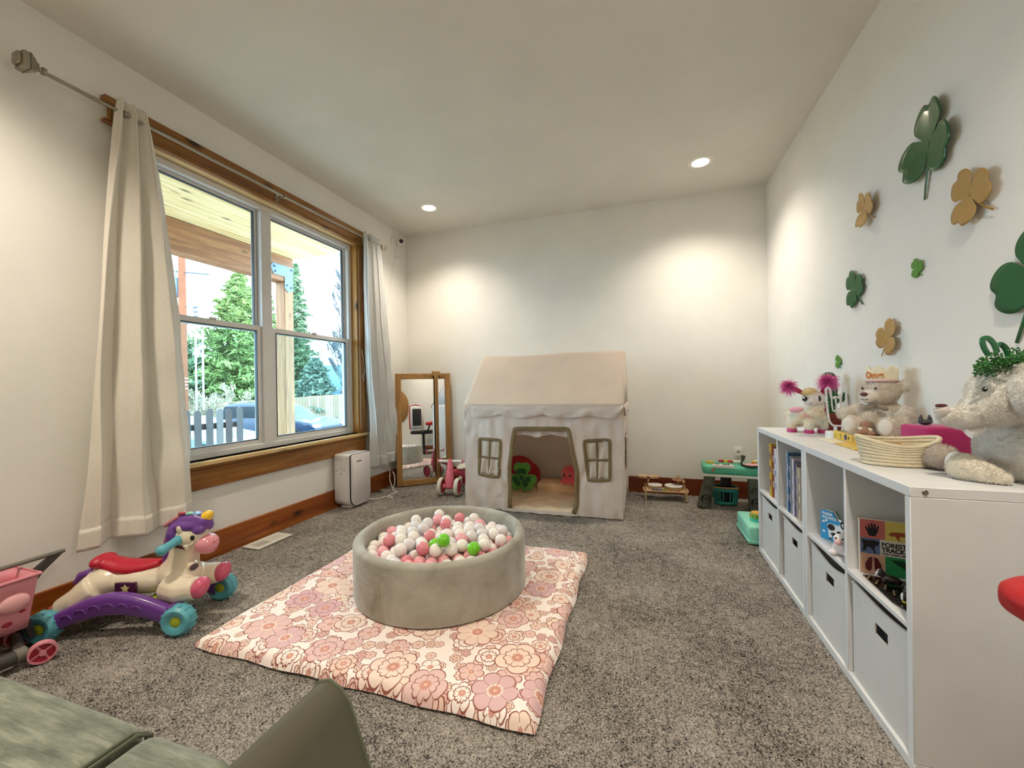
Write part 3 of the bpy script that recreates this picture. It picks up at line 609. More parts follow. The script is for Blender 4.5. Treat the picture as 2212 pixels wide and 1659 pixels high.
# ------------------------------------------------------------------ wall pieces
plast = mat('white_plastic', '#e9e7e1', .4); slot = mat('slot_dark', '#3a3835', .6)
t = thing('wall_outlet', 'white double wall outlet above the music table', 'outlet', (.808, YB, .40))
MB().at((.808,YB-.0035,.40)).rbox((-.036,-.003,-.058),(.036,.003,.058),.002,2).build('plate', plast, t)
for dz in (-.021,.021):
    o = MB().at((.808,YB-.008,.40+dz)).rbox((-.017,-.003,-.014),(.017,.003,.014),.005,2).build('socket', mat('socket_white', '#dcd9d0', .4), t)
    for dx in (-.006,.006): MB().at((.808+dx,YB-.0115,.402+dz)).box((-.001,-.0006,-.004),(.001,.0006,.004)).build('slot', slot, o)
home(t)
t = thing('security_camera', 'small white camera on a round wall mount high beside the corner', 'camera', (XL, 3.87, 2.64))
MB().lathe([(0,0),(.062,0),(.064,.006),(.058,.014),(0,.018)], 28, Matrix.Translation((XL,3.84,2.635)) @ rotm(0,PI/2)).build('base_plate', plast, t)
MB().tube([(XL+.015,3.85,2.64),(XL+.05,3.86,2.64)], .014, 10).build('neck', plast, t)
M = Matrix.Translation((XL+.075,3.865,2.638)) @ face_dir((.62,-.75,-.2)) @ rotm(-PI/2)
o = MB().lathe([(0,-.03),(.030,-.03),(.036,-.022),(.037,.022),(.033,.030),(0,.031)], 24, M).build('camera_body', plast, t)
MB().lathe([(0,.0315),(.018,.032),(.021,.036),(.024,.032),(.021,.030)], 20, M).build('lens_ring', mat('lens_grey', '#4c4742', .3), o); MB().lathe([(0,.034),(.008,.036),(.009,.032)], 14, M).build('lens', mat('lens_black', '#080808', .05), o)
MB().tube([(XL+.05,3.865,2.61),(XL+.035,3.865,2.56),(XL+.02,3.865,2.53)], .006, 8).build('stem', plast, t)
home(t)
t = thing('cable_clip', 'small white cable clip stuck below the wall camera', 'clip', (XL, 3.86, 2.49))
MB().at((XL+.008,3.865,2.50)).rbox((-.008,-.016,-.04),(.008,.016,.04),.004,2).build('clip_body', plast, t); MB().lathe([(.006,-.012),(.015,-.012),(.015,.012),(.006,.012)],14,Matrix.Translation((XL+.028,3.875,2.475)) @ rotm(0,PI/2)).build('hook', plast, t); home(t)
o = MB().tube([(XL+.014,3.845,2.47),(XL+.008,3.80,2.3),(XL+.006,3.73,2.02),(XL+.004,3.655,1.80)], .0018, 6).build('camera_cable', plast); tag(o, 'thin white cable running down the wall from the camera to the curtain', 'cable')
o = MB().tube([(XL+.028,3.245,1.40),(XL+.035,3.255,1.32),(XL+.03,3.27,1.25),(XL+.04,3.265,1.19),(XL+.03,3.25,1.15),(XL+.035,3.262,1.10),(XL+.028,3.275,1.16),(XL+.03,3.28,1.22)], .0016, 6).build('blind_cord', plast); tag(o, 'thin white cord looped on the right window casing', 'cord')
# clovers on the wall
greens = {'g': mat('dark_green_foil', '#0f5a28', .2, spec=.5, coat=.25), 'm': mat('green_card', '#135826', .6), 'l': mat('light_green_card', '#4d8a26', .6), 'o': mat('gold_card', '#b08c4e', .42, metal=.25, var=.04)}
def clover(y, z, s, tilt, leaves, m, label, curve=.0, stem=1.0, lift=.01, stem_a=-.2):
    """leaves as heart shapes about a centre, standing a little off the wall"""
    t = thing('clover_decoration', label, 'decoration', (XR-.001, y, z), group='clover cut-outs on the right wall')
    pts = []
    K = 3; w = 2*PI/K
    for a0 in leaves:
        for i in range(29):
            a = -w*.485+w*.97*i/28; q = abs(a)/(w*.485)
            r = .50*(1-.18*math.exp(-(a/.15)**2))*(max(0, math.cos(q*PI/2)))**.34+.17
            pts.append((a0+a, r))
    pts.sort(); out = [(r*s*math.cos(a), r*s*math.sin(a)) for a, r in pts]
    # local plane: X -> -y (towards the viewer's right), Y -> up
    M0 = Matrix(((0,0,-1,0),(-1,0,0,0),(0,1,0,0),(0,0,0,1)))
    n = len(out); b = MB(); vs = []; fs = []; rr = 6
    bend = lambda p: (p[0], p[1], lift+curve*(p[0]*math.cos(.5)+p[1]*math.sin(.5))**2/s*.55+max(0,p[0])*curve*.12)
    for k in range(rr):
        for p in out: vs.append(bend((p[0]*(k+1)/rr, p[1]*(k+1)/rr)))
    vs.append(bend((0,0))); c0 = len(vs)-1
    for i in range(n):
        fs.append((c0, i, (i+1) % n))
        for k in range(rr-1): a = k*n+i; bq = k*n+(i+1) % n; fs.append((a, a+n, bq+n, bq))
    o = b.add(vs, fs, M0 @ rotm(0,0,tilt)).build('leaves', m, t, angle=60); solid(o, .0012)
    L = s*.80*stem; st = [(0,0),(.015*s,-L*.4),(stem_a*.25*L,-L*.75),(stem_a*.5*L,-L)]
    b = MB(); w_ = s*.034; vs = []
    for i, p in enumerate(st): vs += [(p[0]-w_*(1-.1*i), p[1], lift*(1-i*.2)+.001), (p[0]+w_*(1-.1*i), p[1], lift*(1-i*.2)+.001)]
    fs = [(0,1,3,2),(2,3,5,4),(4,5,7,6)]
    o = b.add(vs, fs, M0 @ rotm(0,0,tilt)).build('stem', m, t); solid(o, .0012); return t
L3 = (PI/2, PI/2+2*PI/3, PI/2-2*PI/3)
clover(1.955, 1.945, .235, -.10, L3, greens['g'], 'large glossy dark green clover with white glare, topmost on the wall', .35, 1.1, .012, -.15)
clover(1.745, 1.655, .150, .62, L3, greens['o'], 'gold clover at upper right, tilted, just below the glossy green one', .3, .95, .018, .3)
clover(2.395, 1.875, .135, .65, L3, greens['o'], 'small gold clover nearest the far corner below the ceiling', .5, .9, .022, .2)
clover(2.54, 1.520, .155, .60, L3, greens['m'], 'matt green clover above the pink pompom animal', .12, 1.0, .01, .1)
clover(2.045, 1.492, .062, .60, L3, greens['l'], 'tiny light green clover in the middle of the wall', .1, 1.0, .006, .1)
clover(2.235, 1.235, .130, -.55, L3, greens['o'], 'gold clover directly above the crowned bear', .2, 1.0, .016, -.25)
clover(2.745, 1.150, .060, .55, L3, greens['l'], 'smallest light green clover above the toy cactus', .1, 1.0, .005, .1)
clover(1.530, 1.335, .215, -.25, L3, greens['m'], 'large dark green clover cut by the right picture edge', .15, 1.15, .01, -.2)
# ------------------------------------------------------------------ floor vent
ventm = mat('vent_enamel', '#d9d5ca', .45)
t = thing('floor_vent', 'white metal floor vent in the carpet beside the baseboard', 'vent', (-2.457, 2.128, .0))
x0, x1, y0, y1, z = -2.531, -2.384, 1.992, 2.264, .006
b = MB(); b.rbox((x0,y0,z-.004),(x0+.034,y1,z+.003),.0015,1); b.rbox((x1-.034,y0,z-.004),(x1,y1,z+.003),.0015,1); b.rbox((x0+.034,y0,z-.004),(x1-.034,y0+.03,z+.003),.0015,1); b.rbox((x0+.034,y1-.03,z-.004),(x1-.034,y1,z+.003),.0015,1); b.rbox((x0+.034,2.118,z-.004),(x1-.034,2.138,z+.003),.0015,1); b.build('frame', ventm, t)
MB().box((x0+.03,y0+.03,z-.012),(x1-.03,y1-.03,z-.010)).build('duct', slot, t)
for k in range(12):
    for a, c in ((y0+.03, 2.118), (2.138, y1-.03)):
        y = a+(c-a)*(k+.5)/12; MB().at((0,y,z-.002), 0).box((x0+.036,-.0013,-.003),(x1-.036,.0013,.002)).build('louver', ventm, t) if a < 2.1 else MB().at((0,y,z-.001)).box((x0+.036,-.0028,-.002),(x1-.036,.0028,.0015)).build('louver', ventm, t)
home(t)
# ------------------------------------------------------------------ air purifier
pw_ = mat('gloss_white_plastic', '#e6e4e4', .25, coat=.4); pg = mat('purifier_panel', '#dad3d2', .35)
t = thing('air_purifier', 'tall white air purifier on the carpet below the window end', 'air purifier', (-2.45, 2.98, 0))
# body: box with rounded lower corners, profile in the x-z plane extruded along y
def prof_box(x0, x1, z0, z1, r, rt=.01, n=8):
    o = []
    for k in range(n+1): a = PI+PI/2*k/n; o.append((x0+r+r*math.cos(a), z0+r+r*math.sin(a)))
    for k in range(n+1): a = -PI/2+PI/2*k/n; o.append((x1-r+r*math.cos(a), z0+r+r*math.sin(a)))
    for k in range(4): a = PI/2*k/3; o.append((x1-rt+rt*math.cos(a), z1-rt+rt*math.sin(a)))
    for k in range(4): a = PI/2+PI/2*k/3; o.append((x0+rt+rt*math.cos(a), z1-rt+rt*math.sin(a)))
    return o
Mxz = lambda x, y, z=0: Matrix(((0,1,0,x),(0,0,1,y),(1,0,0,z),(0,0,0,1)))
def yz(x): return Matrix(((0,0,1,x),(1,0,0,0),(0,1,0,0),(0,0,0,1)))
o = prof_box(2.858, 3.115, .018, .470, .075, .02)
MB().prism(o, .160, yz(-2.548), .004).build('body', pw_, t, angle=50)
MB().prism([((y-2.9865)*.985+2.9865, (z-.244)*.99+.244) for y, z in o], .007, yz(-2.388)).build('gasket', mat('black_rubber', '#101214', .5), t)
MB().prism([((y-2.9865)*.965+2.9865, (z-.244)*.978+.244) for y, z in o], .014, yz(-2.381), .004).build('front_panel', pg, t, angle=50)
MB().rbox((-2.3685,2.925,.397),(-2.3665,2.99,.409),.002,1).build('logo_print', mat('grey_print', '#77737a', .5), t)
MB().rbox((-2.52,2.9,.003),(-2.41,3.07,.02),.005,1).build('foot', pw_, t)
for k in range(9): MB().box((-2.535+.014*k,2.90,.4705),(-2.529+.014*k,3.08,.4725)).build('grille_slat', mat('grille_grey', '#c9cbd0', .5), t)
MB().box((-2.54,2.8575,.420),(-2.455,2.8595,.424)).build('slot', mat('seam_grey', '#a49aa6', .5), t)
for (x_, z_) in ((-2.52,.33),(-2.47,.35),(-2.44,.335),(-2.475,.305)): MB().cyl((x_,2.8565,z_),(x_,2.860,z_),.0045,8).build('button', slot, t)
home(t)
o = MB().tube([(-2.42,3.11,.03),(-2.36,3.17,.012),(-2.33,3.25,.012),(-2.28,3.29,.012),(-2.24,3.26,.012),(-2.26,3.23,.014),(-2.30,3.27,.013),(-2.32,3.36,.012),(-2.31,3.45,.012),(-2.37,3.47,.012),(-2.45,3.52,.10),(-2.50,3.60,.20)], .0035, 8).build('power_cord', plast); tag(o, 'thin white power cord curling over the carpet beside the purifier', 'cord')
o = MB().tube([(-2.475+.03*math.cos(a),3.60,.085+.085*math.sin(a)) for a in [(-.45+ .9*k/10)*PI for k in range(11)]], .006, 8).build('white_hoop', plast); tag(o, 'thin curved white plastic hoop standing by the mirror foot', 'hoop')
# ------------------------------------------------------------------ leaning mirror
mw = wood('mirror_wood', '#8f6535', '#b08348', '#c49a60', 2, .5, False); mwx = wood('mirror_wood_across', '#8f6535', '#b08348', '#c49a60', 0, .5, False)
bl, br_, tl = Vector((-2.455,3.650,.004)), Vector((-1.990,4.000,.004)), Vector((-2.487,3.692,1.182))
xd = (br_-bl).normalized(); wdt = (br_-bl).length; up_ = (tl-bl); up_ = (up_-xd*up_.dot(xd)); hgt = up_.length; up_.normalize(); nd = xd.cross(up_)
MT = Matrix(((xd.x,up_.x,nd.x,bl.x),(xd.y,up_.y,nd.y,bl.y),(xd.z,up_.z,nd.z,bl.z),(0,0,0,1)))
t = thing('floor_mirror', 'tall wood-framed mirror leaning in the corner with folded stand post', 'mirror', bl)
fw = .060
def MM(lo, hi, nm, m, r=.004): return MB().rbox(lo, hi, r, 1, MT).build(nm, m, t)
MM((0,0,-.0),(fw,hgt,.024),'frame_stile',mw); MM((wdt-fw,0,0),(wdt,hgt,.024),'frame_stile',mw); MM((fw+.0005,0,0),(wdt-fw-.0005,fw,.023),'frame_rail',mwx); MM((fw+.0005,hgt-fw,0),(wdt-fw-.0005,hgt,.023),'frame_rail',mwx)
silver = bpy.data.materials.new('mirror_silver'); silver.use_nodes = True; b_ = silver.node_tree.nodes['Principled BSDF']; b_.inputs['Metallic'].default_value = 1; b_.inputs['Roughness'].default_value = .01; b_.inputs['Base Color'].default_value = (.88,.9,.9,1)
MB().box((fw-.004,fw-.004,.006),(wdt-fw+.004,hgt-fw+.004,.010)).build('mirror_glass', silver, t, smooth=False).data.transform(MT)
MM((wdt-.175,.03,.052),(wdt-.140,hgt+.018,.070),'stand_post',mw); MM((wdt-.20,hgt-.03,.0242),(wdt-.115,hgt+.022,.0515),'stand_hook',mw); MM((wdt-.165,.05,.0705),(wdt-.150,hgt-.02,.078),'strap',mat('leather_strap', '#7a5a3a', .6))
home(t)
# ------------------------------------------------------------------ padded floor mat
def floral(name):
    m = bpy.data.materials.new(name); m.use_nodes = True; n = N(m); co = n.coord()
    sep = n.node('SeparateXYZ', {0: co}); flat = n.node('CombineXYZ', {0: sep.outputs[0], 1: sep.outputs[1]}).outputs[0]
    line = hexc('#94564a')
    def layer(base, scale, rmax, offs, cols, rnd=.75, lw=.035):
        v = n.node('VectorMath', {0: flat, 1: offs}, operation='ADD').outputs[0]
        vo = n.node('TexVoronoi', {'Vector': v, 'Scale': scale, 'Randomness': rnd}, voronoi_dimensions='2D')
        d = n.node('VectorMath', {0: v, 1: vo.outputs['Position']}, operation='SUBTRACT').outputs[0]
        s = n.node('SeparateXYZ', {0: d}); cs = n.node('SeparateColor', {0: vo.outputs['Color']})
        r = n.m('DIVIDE', n.m('SQRT', n.m('ADD', n.m('MULTIPLY', s.outputs[0], s.outputs[0]), n.m('MULTIPLY', s.outputs[1], s.outputs[1]))), n.m('MULTIPLY', n.m('ADD', .72, n.m('MULTIPLY', cs.outputs[0], .28)), rmax))
        th = n.m('ARCTAN2', s.outputs[1], s.outputs[0])
        np_ = n.m('ADD', 5, n.m('FLOOR', n.m('MULTIPLY', cs.outputs[1], 3.99)))
        pe = n.m('ABSOLUTE', n.m('COSINE', n.m('MULTIPLY', th, n.m('MULTIPLY', np_, .5))))
        edge = n.m('ADD', .66, n.m('MULTIPLY', n.m('POWER', pe, .45), .34))
        ins = n.m('LESS_THAN', r, edge)
        def ln(x, c, w): return n.m('LESS_THAN', n.m('ABSOLUTE', n.m('SUBTRACT', x, c)), w)
        e1 = n.m('LESS_THAN', n.m('ABSOLUTE', n.m('SUBTRACT', r, edge)), lw)
        pet = n.m('MULTIPLY', n.m('LESS_THAN', n.m('MULTIPLY', pe, r), lw*1.1), n.m('MULTIPLY', n.m('GREATER_THAN', r, .3), ins))
        # a second, inner ring of petals on some flowers
        th2 = n.m('ABSOLUTE', n.m('COSINE', n.m('MULTIPLY', n.m('ADD', th, .3), np_))); e2 = n.m('ADD', .46, n.m('MULTIPLY', n.m('POWER', th2, .5), .14))
        dbl = n.m('GREATER_THAN', cs.outputs[2], .5)
        in2 = n.m('MULTIPLY', n.m('LESS_THAN', n.m('ABSOLUTE', n.m('SUBTRACT', r, e2)), lw*.9), dbl)
        ce = n.m('LESS_THAN', r, n.m('ADD', .20, n.m('MULTIPLY', n.m('ABSOLUTE', n.m('COSINE', n.m('MULTIPLY', th, 6))), .09)))
        halo = n.m('LESS_THAN', r, n.m('ADD', .30, n.m('MULTIPLY', n.m('ABSOLUTE', n.m('COSINE', n.m('MULTIPLY', th, 5))), .06)))
        dot = n.m('LESS_THAN', r, .09)
        body = n.ramp(cs.outputs[2], [(0,hexc(cols[0])),(.22,hexc(cols[1])),(.45,hexc(cols[2])),(.68,hexc(cols[3])),(.85,hexc(cols[4]))], 'CONSTANT')
        col = n.mix(ins, base, body)
        lines = n.m('MINIMUM', 1, n.m('ADD', n.m('ADD', e1, pet), in2))
        col = n.mix(lines, col, line)
        col = n.mix(n.m('MULTIPLY', halo, n.m('SUBTRACT', 1, dbl)), col, hexc('#f3ded0'))
        col = n.mix(ce, col, hexc('#cf9384')); col = n.mix(dot, col, hexc('#e8b7a0'))
        return col
    bgc = hexc('#f8ece6')
    c = layer(bgc, 17, .026, (.3,.1,0), ('#ebc9bf','#ecd0c2','#e6c2ba','#f2dccd','#e8c4b8'), .8, .07)
    c = layer(c, 8.4, .053, (1.7,.4,0), ('#e6c0ba','#efd8c8','#f7ebe4','#ecccbd','#f3ddd2'), .7, .045)
    c = layer(c, 4.6, .092, (.12,.77,0), ('#dcb6b8','#eed3c4','#e2bfba','#f0d9cb','#dab0b4'), .62, .026)
    n.l.new(c, n.bsdf.inputs['Base Color']); n.bsdf.inputs['Roughness'].default_value = .85
    n.bump(n.noise(co, 500, 2), .12, .001); MATS[name] = m; return m
flor = floral('floral_print')
t = thing('play_mat', 'pink retro floral padded floor mat under the ball pit', 'mat', (-1.04, 1.80, 0))
x0, x1, y0, y1, hz = -1.752, -.325, 1.160, 2.458, .044
def mat_top(u, v):
    def sq(a, e=.017):   # rounded flank
        if a < e: q = a/e; return -math.cos(q*PI/2), math.sin(q*PI/2)
        if a > 1-e: q = (1-a)/e; return math.cos(q*PI/2), math.sin(q*PI/2)
        return 0, 1
    rx, hx = sq(u); ry, hy = sq(v); r = .020
    X = x0+r+(x1-x0-2*r)*u+rx*r; Y = y0+r+(y1-y0-2*r)*v+ry*r
    X += .006*math.sin(Y*17)*(1 if u in (0,1) else .3)+.010*(v-.5)*(1 if u > .5 else -1)*.0; Y += .004*math.sin(X*21+1)
    nz = .5+.5*noise.noise(Vector((X*5, Y*5, 0))); fold = .010*math.exp(-((Y-1.765)/.010)**2)+.006*math.exp(-((Y-2.12)/.010)**2)*0
    z = .008+(hz-.008)*min(hx, hy)**.8+(.006*(nz-.5)+.0035*math.sin(X*26+2*math.sin(Y*3))*math.exp(-(Y-y0)/.09))*min(hx,hy)-fold*min(hx,hy)
    return (X, Y, z)
o = MB().grid(mat_top, 220, 200).build('cover', flor, t, angle=180)
hem_m = mat('mat_underside', '#cdb9a6', .9)
b = MB(); b.rbox((x0+.012,y0+.012,.002),(x1-.012,y1-.012,.016),.004,1); b.build('underside', hem_m, t)
MB().tube([(x0+.06,y0+.001,.012),(x0+.062,y0-.008,.006),(x0+.06,y0-.012,.001)], .0006, 4).build('loose_thread', mat('thread_white', '#f0ebe2', .8), t)
home(t)
# ------------------------------------------------------------------ ball pit
def velvet():
    m = bpy.data.materials.new('grey_velvet'); m.use_nodes = True; n = N(m); co = n.coord()
    a = n.noise(co, 5.5, 5, .62, .6); c2 = n.noise(n.coord((1,1,.55)), 2.2, 3, .5, .5); f = n.m('ADD', n.m('MULTIPLY', a, .6), n.m('MULTIPLY', c2, .4))
    n.l.new(n.ramp(f, [(.33, hexc('#6f6959')), (.43, hexc('#928d7e')), (.50, hexc('#a09c90')), (.64, hexc('#b4b1a6'))]), n.bsdf.inputs['Base Color'])
    n.bsdf.inputs['Roughness'].default_value = .85; n.bsdf.inputs['Sheen Weight'].default_value = .55; n.bsdf.inputs['Sheen Roughness'].default_value = .35; n.bsdf.inputs['Sheen Tint'].default_value = (.86,.92,.92,1)
    n.bump(n.noise(co, 9, 4, .6), .25, .01); MATS['grey_velvet'] = m; return m
vel = velvet()
PC = Vector((-1.0, 1.88, .045)); PR = .43; PH = .262
t = thing('ball_pit', 'round grey velvet foam ball pit standing on the floral mat', 'ball pit', PC)
def arc(cx, cz, r, a0, a1, n=6): return [(cx+r*math.cos(a0+(a1-a0)*i/n), cz+r*math.sin(a0+(a1-a0)*i/n)) for i in range(n+1)]
r = .024
prof = [(PR-.004, .003)]+arc(PR-.008,.010,.008,-.6,0,3)+arc(PR-r,PH-r,r,0,PI/2)+arc(PR-.052+r,PH-r,r,PI/2,PI)+[(PR-.052,.02)]
b = MB(); b.lathe(prof, 96); M0 = [Vector(p) for p in b.v]
b.v = [(p.x*(1+.006*noise.noise(p*5)), p.y*(1+.006*noise.noise(p*5+Vector((3,1,2)))), p.z+.003*noise.noise(p*4)*(1 if p.z > .1 else 0)) for p in M0]
b.build('foam_wall', vel, t, angle=60)
MB().lathe([(0,.152),(PR-.05,.152),(PR-.01,.012),(PR-.01,.002),(0,.002)], 64).build('foam_base', vel, t)
MB().tube([((PR-.051)*math.cos(.62)+0,(PR-.051)*math.sin(.62),z) for z in (.1,.18,.245)]+[((PR-.03)*math.cos(.62),(PR-.03)*math.sin(.62),PH+.0008)], .0015, 5).build('seam', vel, t)
# balls: two settled layers
def glossy_ball(name, col, tr=0, rough=.22):
    m = mat(name, col, rough, coat=.25, var=.02); m.node_tree.nodes['Principled BSDF'].inputs['Subsurface Weight'].default_value = .25; m.node_tree.nodes['Principled BSDF'].inputs['Subsurface Radius'].default_value = (.02,.015,.012)
    m.node_tree.nodes['Principled BSDF'].inputs['Transmission Weight'].default_value = tr; return m
bm_ = {'white': glossy_ball('ball_white', '#efe9e4'), 'pink': glossy_ball('ball_pink', '#edabb2'), 'rose': glossy_ball('ball_rose', '#df8b96'), 'clear': glossy_ball('ball_clear', '#ebe8e9', .1, .08), 'green': glossy_ball('ball_green', '#74cf22')}
proto = {}
def balls():
    rg = np.random.default_rng(12); br = .0305; Rin = PR-.052-br-.003; pts = []
    for layer, (z, st) in enumerate(((.190,.063),(.234,.065))):
        ny = int(2*Rin/(st*.88))+2
        for j in range(-ny, ny):
            for i in range(-ny, ny):
                x = (i+.5*(j % 2))*st+(.02*layer); y = j*st*.87+.017*layer
                if math.hypot(x, y) < Rin-(.0, .035)[layer]:
                    if layer == 1 and rg.random() < .42: continue
                    pts.append([x, y, z])
    p = np.array(pts)+rg.normal(0,.014,(len(pts),3))*[1,1,.9]
    for it in range(500):
        d = p[:,None]-p[None]; L = np.linalg.norm(d, axis=2)+np.eye(len(p)); ov = np.clip(2*br+.0012-L, 0, None); np.fill_diagonal(ov, 0)
        p += (d/L[:,:,None]*(ov*.45)[:,:,None]).sum(1); p[:,2] -= .0006 if it < 200 else 0; q = np.hypot(p[:,0], p[:,1]); k = q > Rin; p[k,:2] *= (Rin/q[k])[:,None]; p[:,2] = np.clip(p[:,2], .186, .262)
    return p, br
bp, brad = balls()
w1 = W(958,1164,2,.335)-PC; bp = np.vstack([bp, [w1.x, w1.y, .283]]); TOPB = len(bp)-1
lay = {'white': 'white plastic ball in the grey ball pit', 'pink': 'light pink plastic ball in the grey ball pit', 'rose': 'deep pink plastic ball in the grey ball pit', 'clear': 'clear see-through plastic ball in the grey ball pit'}
tgt = [(W(958,1167,2,.28), 'larger bright green plastic ball on top at the middle of the pit'), (W(937,1180,2,.26), 'bright green ball half hidden beside the larger green one'), (W(1026,1192,2,.26), 'bright green ball near the front rim under a pink ball')]
gi = {}
gi[TOPB] = tgt.pop(0)[1]
for w_, lb in tgt:
    sc_ = np.linalg.norm(((bp+np.array(PC))-np.array(w_))[:,:2], axis=1)+(bp[:,2] < .212)*1+np.array([k in gi for k in range(len(bp))])*5; gi[int(np.argmin(sc_))] = lb
base_ball = MB().ell((0,0,0), brad, u=20, v=12)
for i, p in enumerate(bp):
    q = R_.random(); kd = 'green' if i in gi else ('white' if q < .50 else 'pink' if q < .70 else 'rose' if q < .84 else 'clear')
    if p[2] < .165 and i not in gi and False: continue
    if kd not in proto: o = base_ball.build('plastic_ball', bm_[kd]); proto[kd] = o.data
    else: o = bpy.data.objects.new('plastic_ball', proto[kd]); COL.objects.link(o)
    o.location = (PC.x+p[0], PC.y+p[1], PC.z+p[2]); tag(o, gi.get(i) or lay[kd], 'ball', 'balls in the ball pit'); o.rotation_euler = (R_.random()*6, R_.random()*6, 0)
# ------------------------------------------------------------------ play tent
def cloth(name, col, tl=.3, bs=5, st=.5):
    m = bpy.data.materials.new(name); m.use_nodes = True; n = N(m); co = n.coord(); c = hexc(col)
    f = n.noise(co, bs, 4, .55, .4); n.l.new(n.ramp(n.noise(co, 7, 3), [(.3,[x*.95 for x in c]),(.7,[min(1,x*1.03) for x in c])]), n.bsdf.inputs['Base Color']); n.bsdf.inputs['Roughness'].default_value = .9
    tr = n.node('BsdfTranslucent', {'Color': (*c, 1)}); mx = n.node('MixShader', {0: tl, 1: n.bsdf.outputs[0], 2: tr.outputs[0]}); n.l.new(mx.outputs[0], n.n['Material Output'].inputs[0]); n.bump(f, st, .02); MATS[name] = m; return m
canvas = cloth('tent_canvas', '#f2e7de', .34, 7, .9); roofc = cloth('tent_roof', '#e8dacb', .38, 3, .5); taupe = cloth('taupe_trim', '#85714f', .05, 22, .6); sheer = glassy('sheer_net', (.62,.56,.48), 0)
sh = bpy.data.materials['sheer_net'].node_tree; 
def net():
    m = bpy.data.materials.new('net_pane'); m.use_nodes = True; n = N(m); c = hexc('#ddd2c4'); n.bsdf.inputs['Base Color'].default_value = (*c,1); n.bsdf.inputs['Roughness'].default_value = .9
    tr = n.node('BsdfTransparent'); mx = n.node('MixShader', {0: .22, 1: n.bsdf.outputs[0], 2: tr.outputs[0]}); n.l.new(mx.outputs[0], n.n['Material Output'].inputs[0]); MATS['net_pane'] = m; return m
netm = net()
TX0, TX1, TY0, TY1, TE, TRZ, TRY = -1.458, -.140, 3.190, 3.985, .876, 1.322, 3.575
t = thing('play_tent', 'cream canvas playhouse tent with taupe-trimmed door and windows', 'tent', ((TX0+TX1)/2, (TY0+TY1)/2, 0))
def wr(x, z):      # how the front cloth hangs: y offset towards the viewer is negative
    a = .012*noise.noise(Vector((x*4, z*3, 1)))+.008*noise.noise(Vector((x*14, z*9, 4)))+.0016*math.sin(x*75+2*math.sin(x*9))*(math.exp(-((z-.70)/.05)**2)+math.exp(-((z-.62)/.035)**2)*(1 if abs(x+.78) > .3 else 0))
    a += .010*math.sin((x+1.2)*38+z*10)*max(0, .28-z)/.28*(1 if x < -1.1 else .4)
    d = z-.25-(x+.5)*1.6
    a += .018*math.exp(-(d/.05)**2)*(1 if -.5 < x < -.2 and z < .6 else 0)
    d2 = z-.22+(x+1.09)*1.5; a += .016*math.exp(-(d2/.045)**2)*(1 if -1.4 < x < -1.06 and z < .35 else 0)
    return a
def fy(x, z): return TY0-.004+wr(x, z)
door = [(-1.000,.672),(-.575,.676),(-.545,.50),(-.515,.36),(-.520,.10),(-.545,.025),(-1.045,.030),(-1.045,.35),(-1.025,.52)]
winL_ = [(-1.318,.585),(-1.142,.578),(-1.165,.285),(-1.322,.300)]; winR_ = [(-.432,.590),(-.256,.603),(-.258,.312),(-.405,.302)]
def inside(p, poly):
    c = False; n = len(poly)
    for i in range(n):
        a, b_ = poly[i], poly[i-1]
        if (a[1] > p[1]) != (b_[1] > p[1]) and p[0] < (b_[0]-a[0])*(p[1]-a[1])/(b_[1]-a[1])+a[0]: c = not c
    return c
nu, nv = 170, 112; vs = []; fs = []
for j in range(nv+1):
    for i in range(nu+1):
        x = TX0+(TX1-TX0)*i/nu; z = .004+(TE-.004)*j/nv; x2 = x-(.02*(1-z/TE) if i == nu else 0)
        vs.append((x-.018*(1-z/TE)*(i/nu)**6, fy(x, z), z))
for j in range(nv):
    for i in range(nu):
        c = (TX0+(TX1-TX0)*(i+.5)/nu, .004+(TE-.004)*(j+.5)/nv)
        if any(inside(c, q) for q in (door, winL_, winR_)): continue
        a = j*(nu+1)+i; fs.append((a, a+1, a+nu+2, a+nu+1))
solid(MB().add(vs, fs).build('front_wall', canvas, t, angle=180), .002)
def band(nm, pts, w, m, closed=True, lift=.005, par=t, side=1):
    """a sewn strip that follows pts on the front cloth, lying outside them"""
    P2 = [Vector(p) for p in pts]; D = []; n = len(P2)
    for i in range(n if closed else n-1):
        a, b_ = P2[i], P2[(i+1) % n]; k = max(2, int((b_-a).length/.02)); D += [a.lerp(b_, q/k) for q in range(k)]
    if not closed: D.append(P2[-1])
    ar = sum(P2[i-1].x*P2[i].y-P2[i].x*P2[i-1].y for i in range(n)); sg = (1 if ar > 0 else -1)*side; vs = []; m_ = len(D)
    for i, p in enumerate(D):
        a = D[(i-1) % m_] if (closed or i) else p; c = D[(i+1) % m_] if (closed or i < m_-1) else p; q = (c-a).normalized(); nr = Vector((q.y, -q.x))*sg
        for k, f in enumerate((-.15, .33, .66, 1.0)):
            e = p+nr*w*f; vs.append((e.x, fy(e.x, e.y)-lift-.0018*math.sin(i*1.9+f*3)-.0015*math.sin(i*.8), max(.003, e.y)))
    fs = [(i*4+k, ((i+1) % m_)*4+k, ((i+1) % m_)*4+k+1, i*4+k+1) for i in range(m_ if closed else m_-1) for k in range(3)]
    return solid(MB().add(vs, fs).build(nm, m, par, angle=180), .0016)
band('door_trim', [door[6],door[7],door[8],door[0],door[1],door[2],door[3],door[4],door[5]], .031, taupe, False, side=1)
